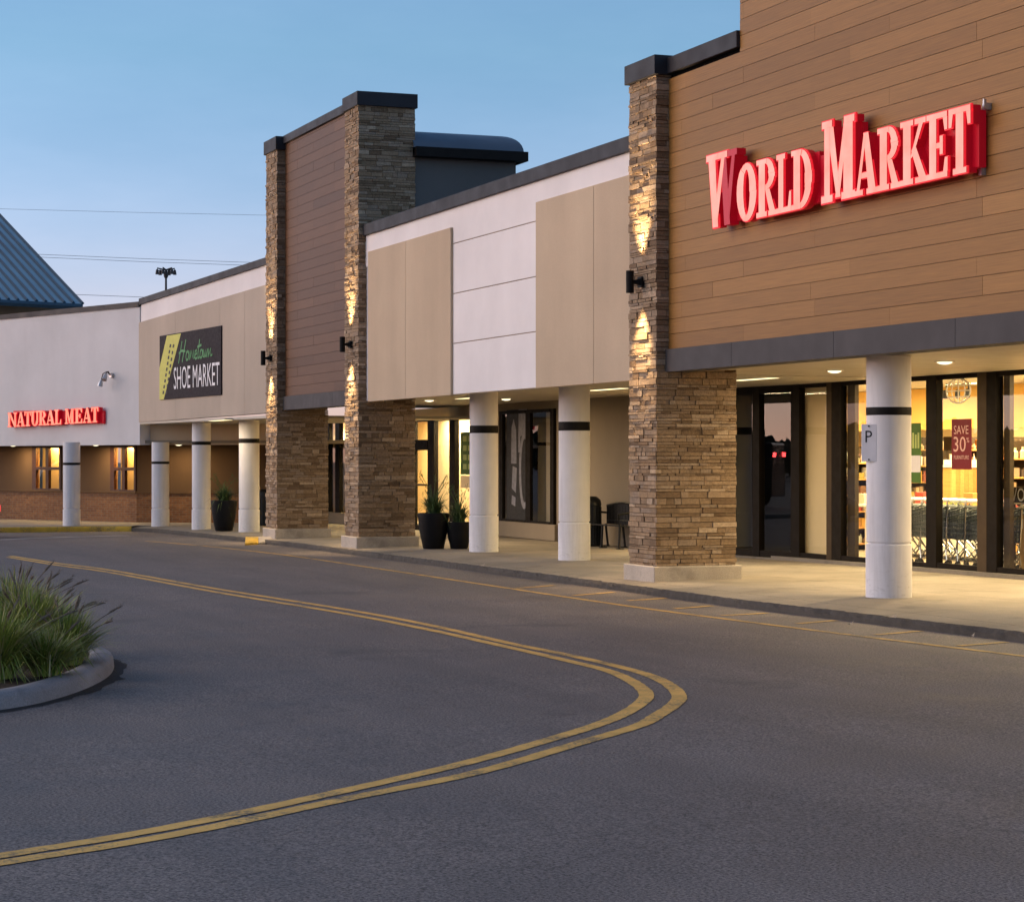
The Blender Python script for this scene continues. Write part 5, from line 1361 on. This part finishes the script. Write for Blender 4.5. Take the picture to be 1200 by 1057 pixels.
# unseen van, added so that red lamps glint in the dark shop glass
def van(x, y, rotz):
    z = zg(x); root = thing('unseen_van', 'tall dark van with lit red lamps, added out of view for red glints in the shop glass', 'van', (x, y, z), rotz)
    mb = MB(); mb.hexa([(-3,-1,.45),(1.9,-1,.45),(1.9,1,.45),(-3,1,.45),(-3,-1,2.7),(1.9,-1,2.7),(1.9,1,2.7),(-3,1,2.7)]); obj('unseen_van_box', mb, M['car_paint'], root, world=False, bevel=.08)
    mb = MB(); mb.hexa([(-4.9,-.95,.45),(-3.02,-.95,.45),(-3.02,.95,.45),(-4.9,.95,.45),(-4.3,-.85,1.5),(-3.02,-.9,2.2),(-3.02,.9,2.2),(-4.3,.85,1.5)]); obj('unseen_van_cab', mb, M['car_paint'], root, world=False, bevel=.08)
    for s in (-1, 1):
        mb = MB(); mb.box(1.9,1.96,s*.62,s*.92,2.12,2.30); obj('tail_light', mb, M['unseen_van_red'], root, world=False)
        for xx in (-3.9, .9):
            wv = MB(); wv.lathe([(.1,-.12),(.34,-.13),(.40,-.08),(.40,.08),(.34,.13),(.1,.12)], 18); wv.v = [(xx+a_, s*.88+c__, .40+b_) for a_, b_, c__ in wv.v]; obj('wheel', wv, M['tyre'], root, world=False)
van(-78.0, -16.9, R(-34.6))

# debris along the kerb
r_ = random.Random(4)
for (px, py, s, lab) in ((1047,730,.13,'pale dry leaf lying on the kerb edge in front of the P column'),(566,667,.12,'pale scrap lying on the kerb left of the nearest pillar'),(1140,742,.05,'small white scrap on the kerb near the right edge'),(998,728,.06,'tiny pale scrap in the gutter left of the P column')):
    x, y = at_g(px, py, .05); z = zg(x)+.012+(.09 if s > .1 else 0); mb = MB()
    s *= .6; n = mb.verts([(x-s,y-.5*s,z),(x-.2*s,y-.8*s,z+.015),(x+s,y-.2*s,z+.01),(x+.3*s,y+.5*s,z+.05),(x-.3*s,y+.6*s,z+.035),(x,y,z+.02)])
    for f in ((0,1,5),(1,2,5),(2,3,5),(3,4,5),(4,0,5)): mb.face([n+i for i in f])
    single('dry_leaf', mb, M['conc_debris'], lab, 'litter', (x, y, z))

# far treeline across the lot, mirrored in the dark glass
tl = MB(); r_ = random.Random(8)
for k in range(9000):
    x = r_.uniform(-420, 120); hmax = 3.9+.9*sin(x*.05)+.6*sin(x*.17+1)+.4*sin(x*.41)
    z = hmax*r_.random()**.7; y = -95+r_.uniform(-4,4); s = r_.uniform(.5,1.2); v = Vector((r_.gauss(0,1),r_.gauss(0,1),r_.gauss(0,1))).normalized(); u_ = v.orthogonal().normalized()*s; w2 = v.cross(u_)
    c = Vector((x,y,z)); n = tl.verts([c-u_-w2*.6, c+u_-w2*.6, c+u_*.6+w2, c-u_*.6+w2]); tl.face((n,n+1,n+2,n+3), 0, r_.random())
o = obj('treeline', tl, M['tree']); setp(o, 'dark far treeline across the lot, seen mirrored in the dark shop glass', 'trees', kind='stuff')

# ================================================================== CAMERA, RENDER
cd = bpy.data.cameras.new('camera'); cam = bpy.data.objects.new('camera', cd); COL.objects.link(cam)
cam.location = (0, 0, CZ); cd.sensor_fit = 'HORIZONTAL'; cd.sensor_width = 36; cd.lens = 36*FPX/1200
cd.shift_y = (HY-528.5)/1200; cd.clip_end = 3000; cd.clip_start = .1
cam.rotation_euler = Vector((-c_, s_, 0)).to_track_quat('-Z', 'Y').to_euler()
SC.camera = cam
SC.view_settings.view_transform = 'Standard'; SC.view_settings.look = 'None'; SC.view_settings.gamma = 1
SC.view_settings.use_curve_mapping = False
SC.view_settings.exposure = EXPO
SC.cycles.use_denoising = True
SC.cycles.max_bounces = 8; SC.cycles.transparent_max_bounces = 12; SC.cycles.caustics_reflective = False; SC.cycles.caustics_refractive = False
SC.cycles.sample_clamp_indirect = 6
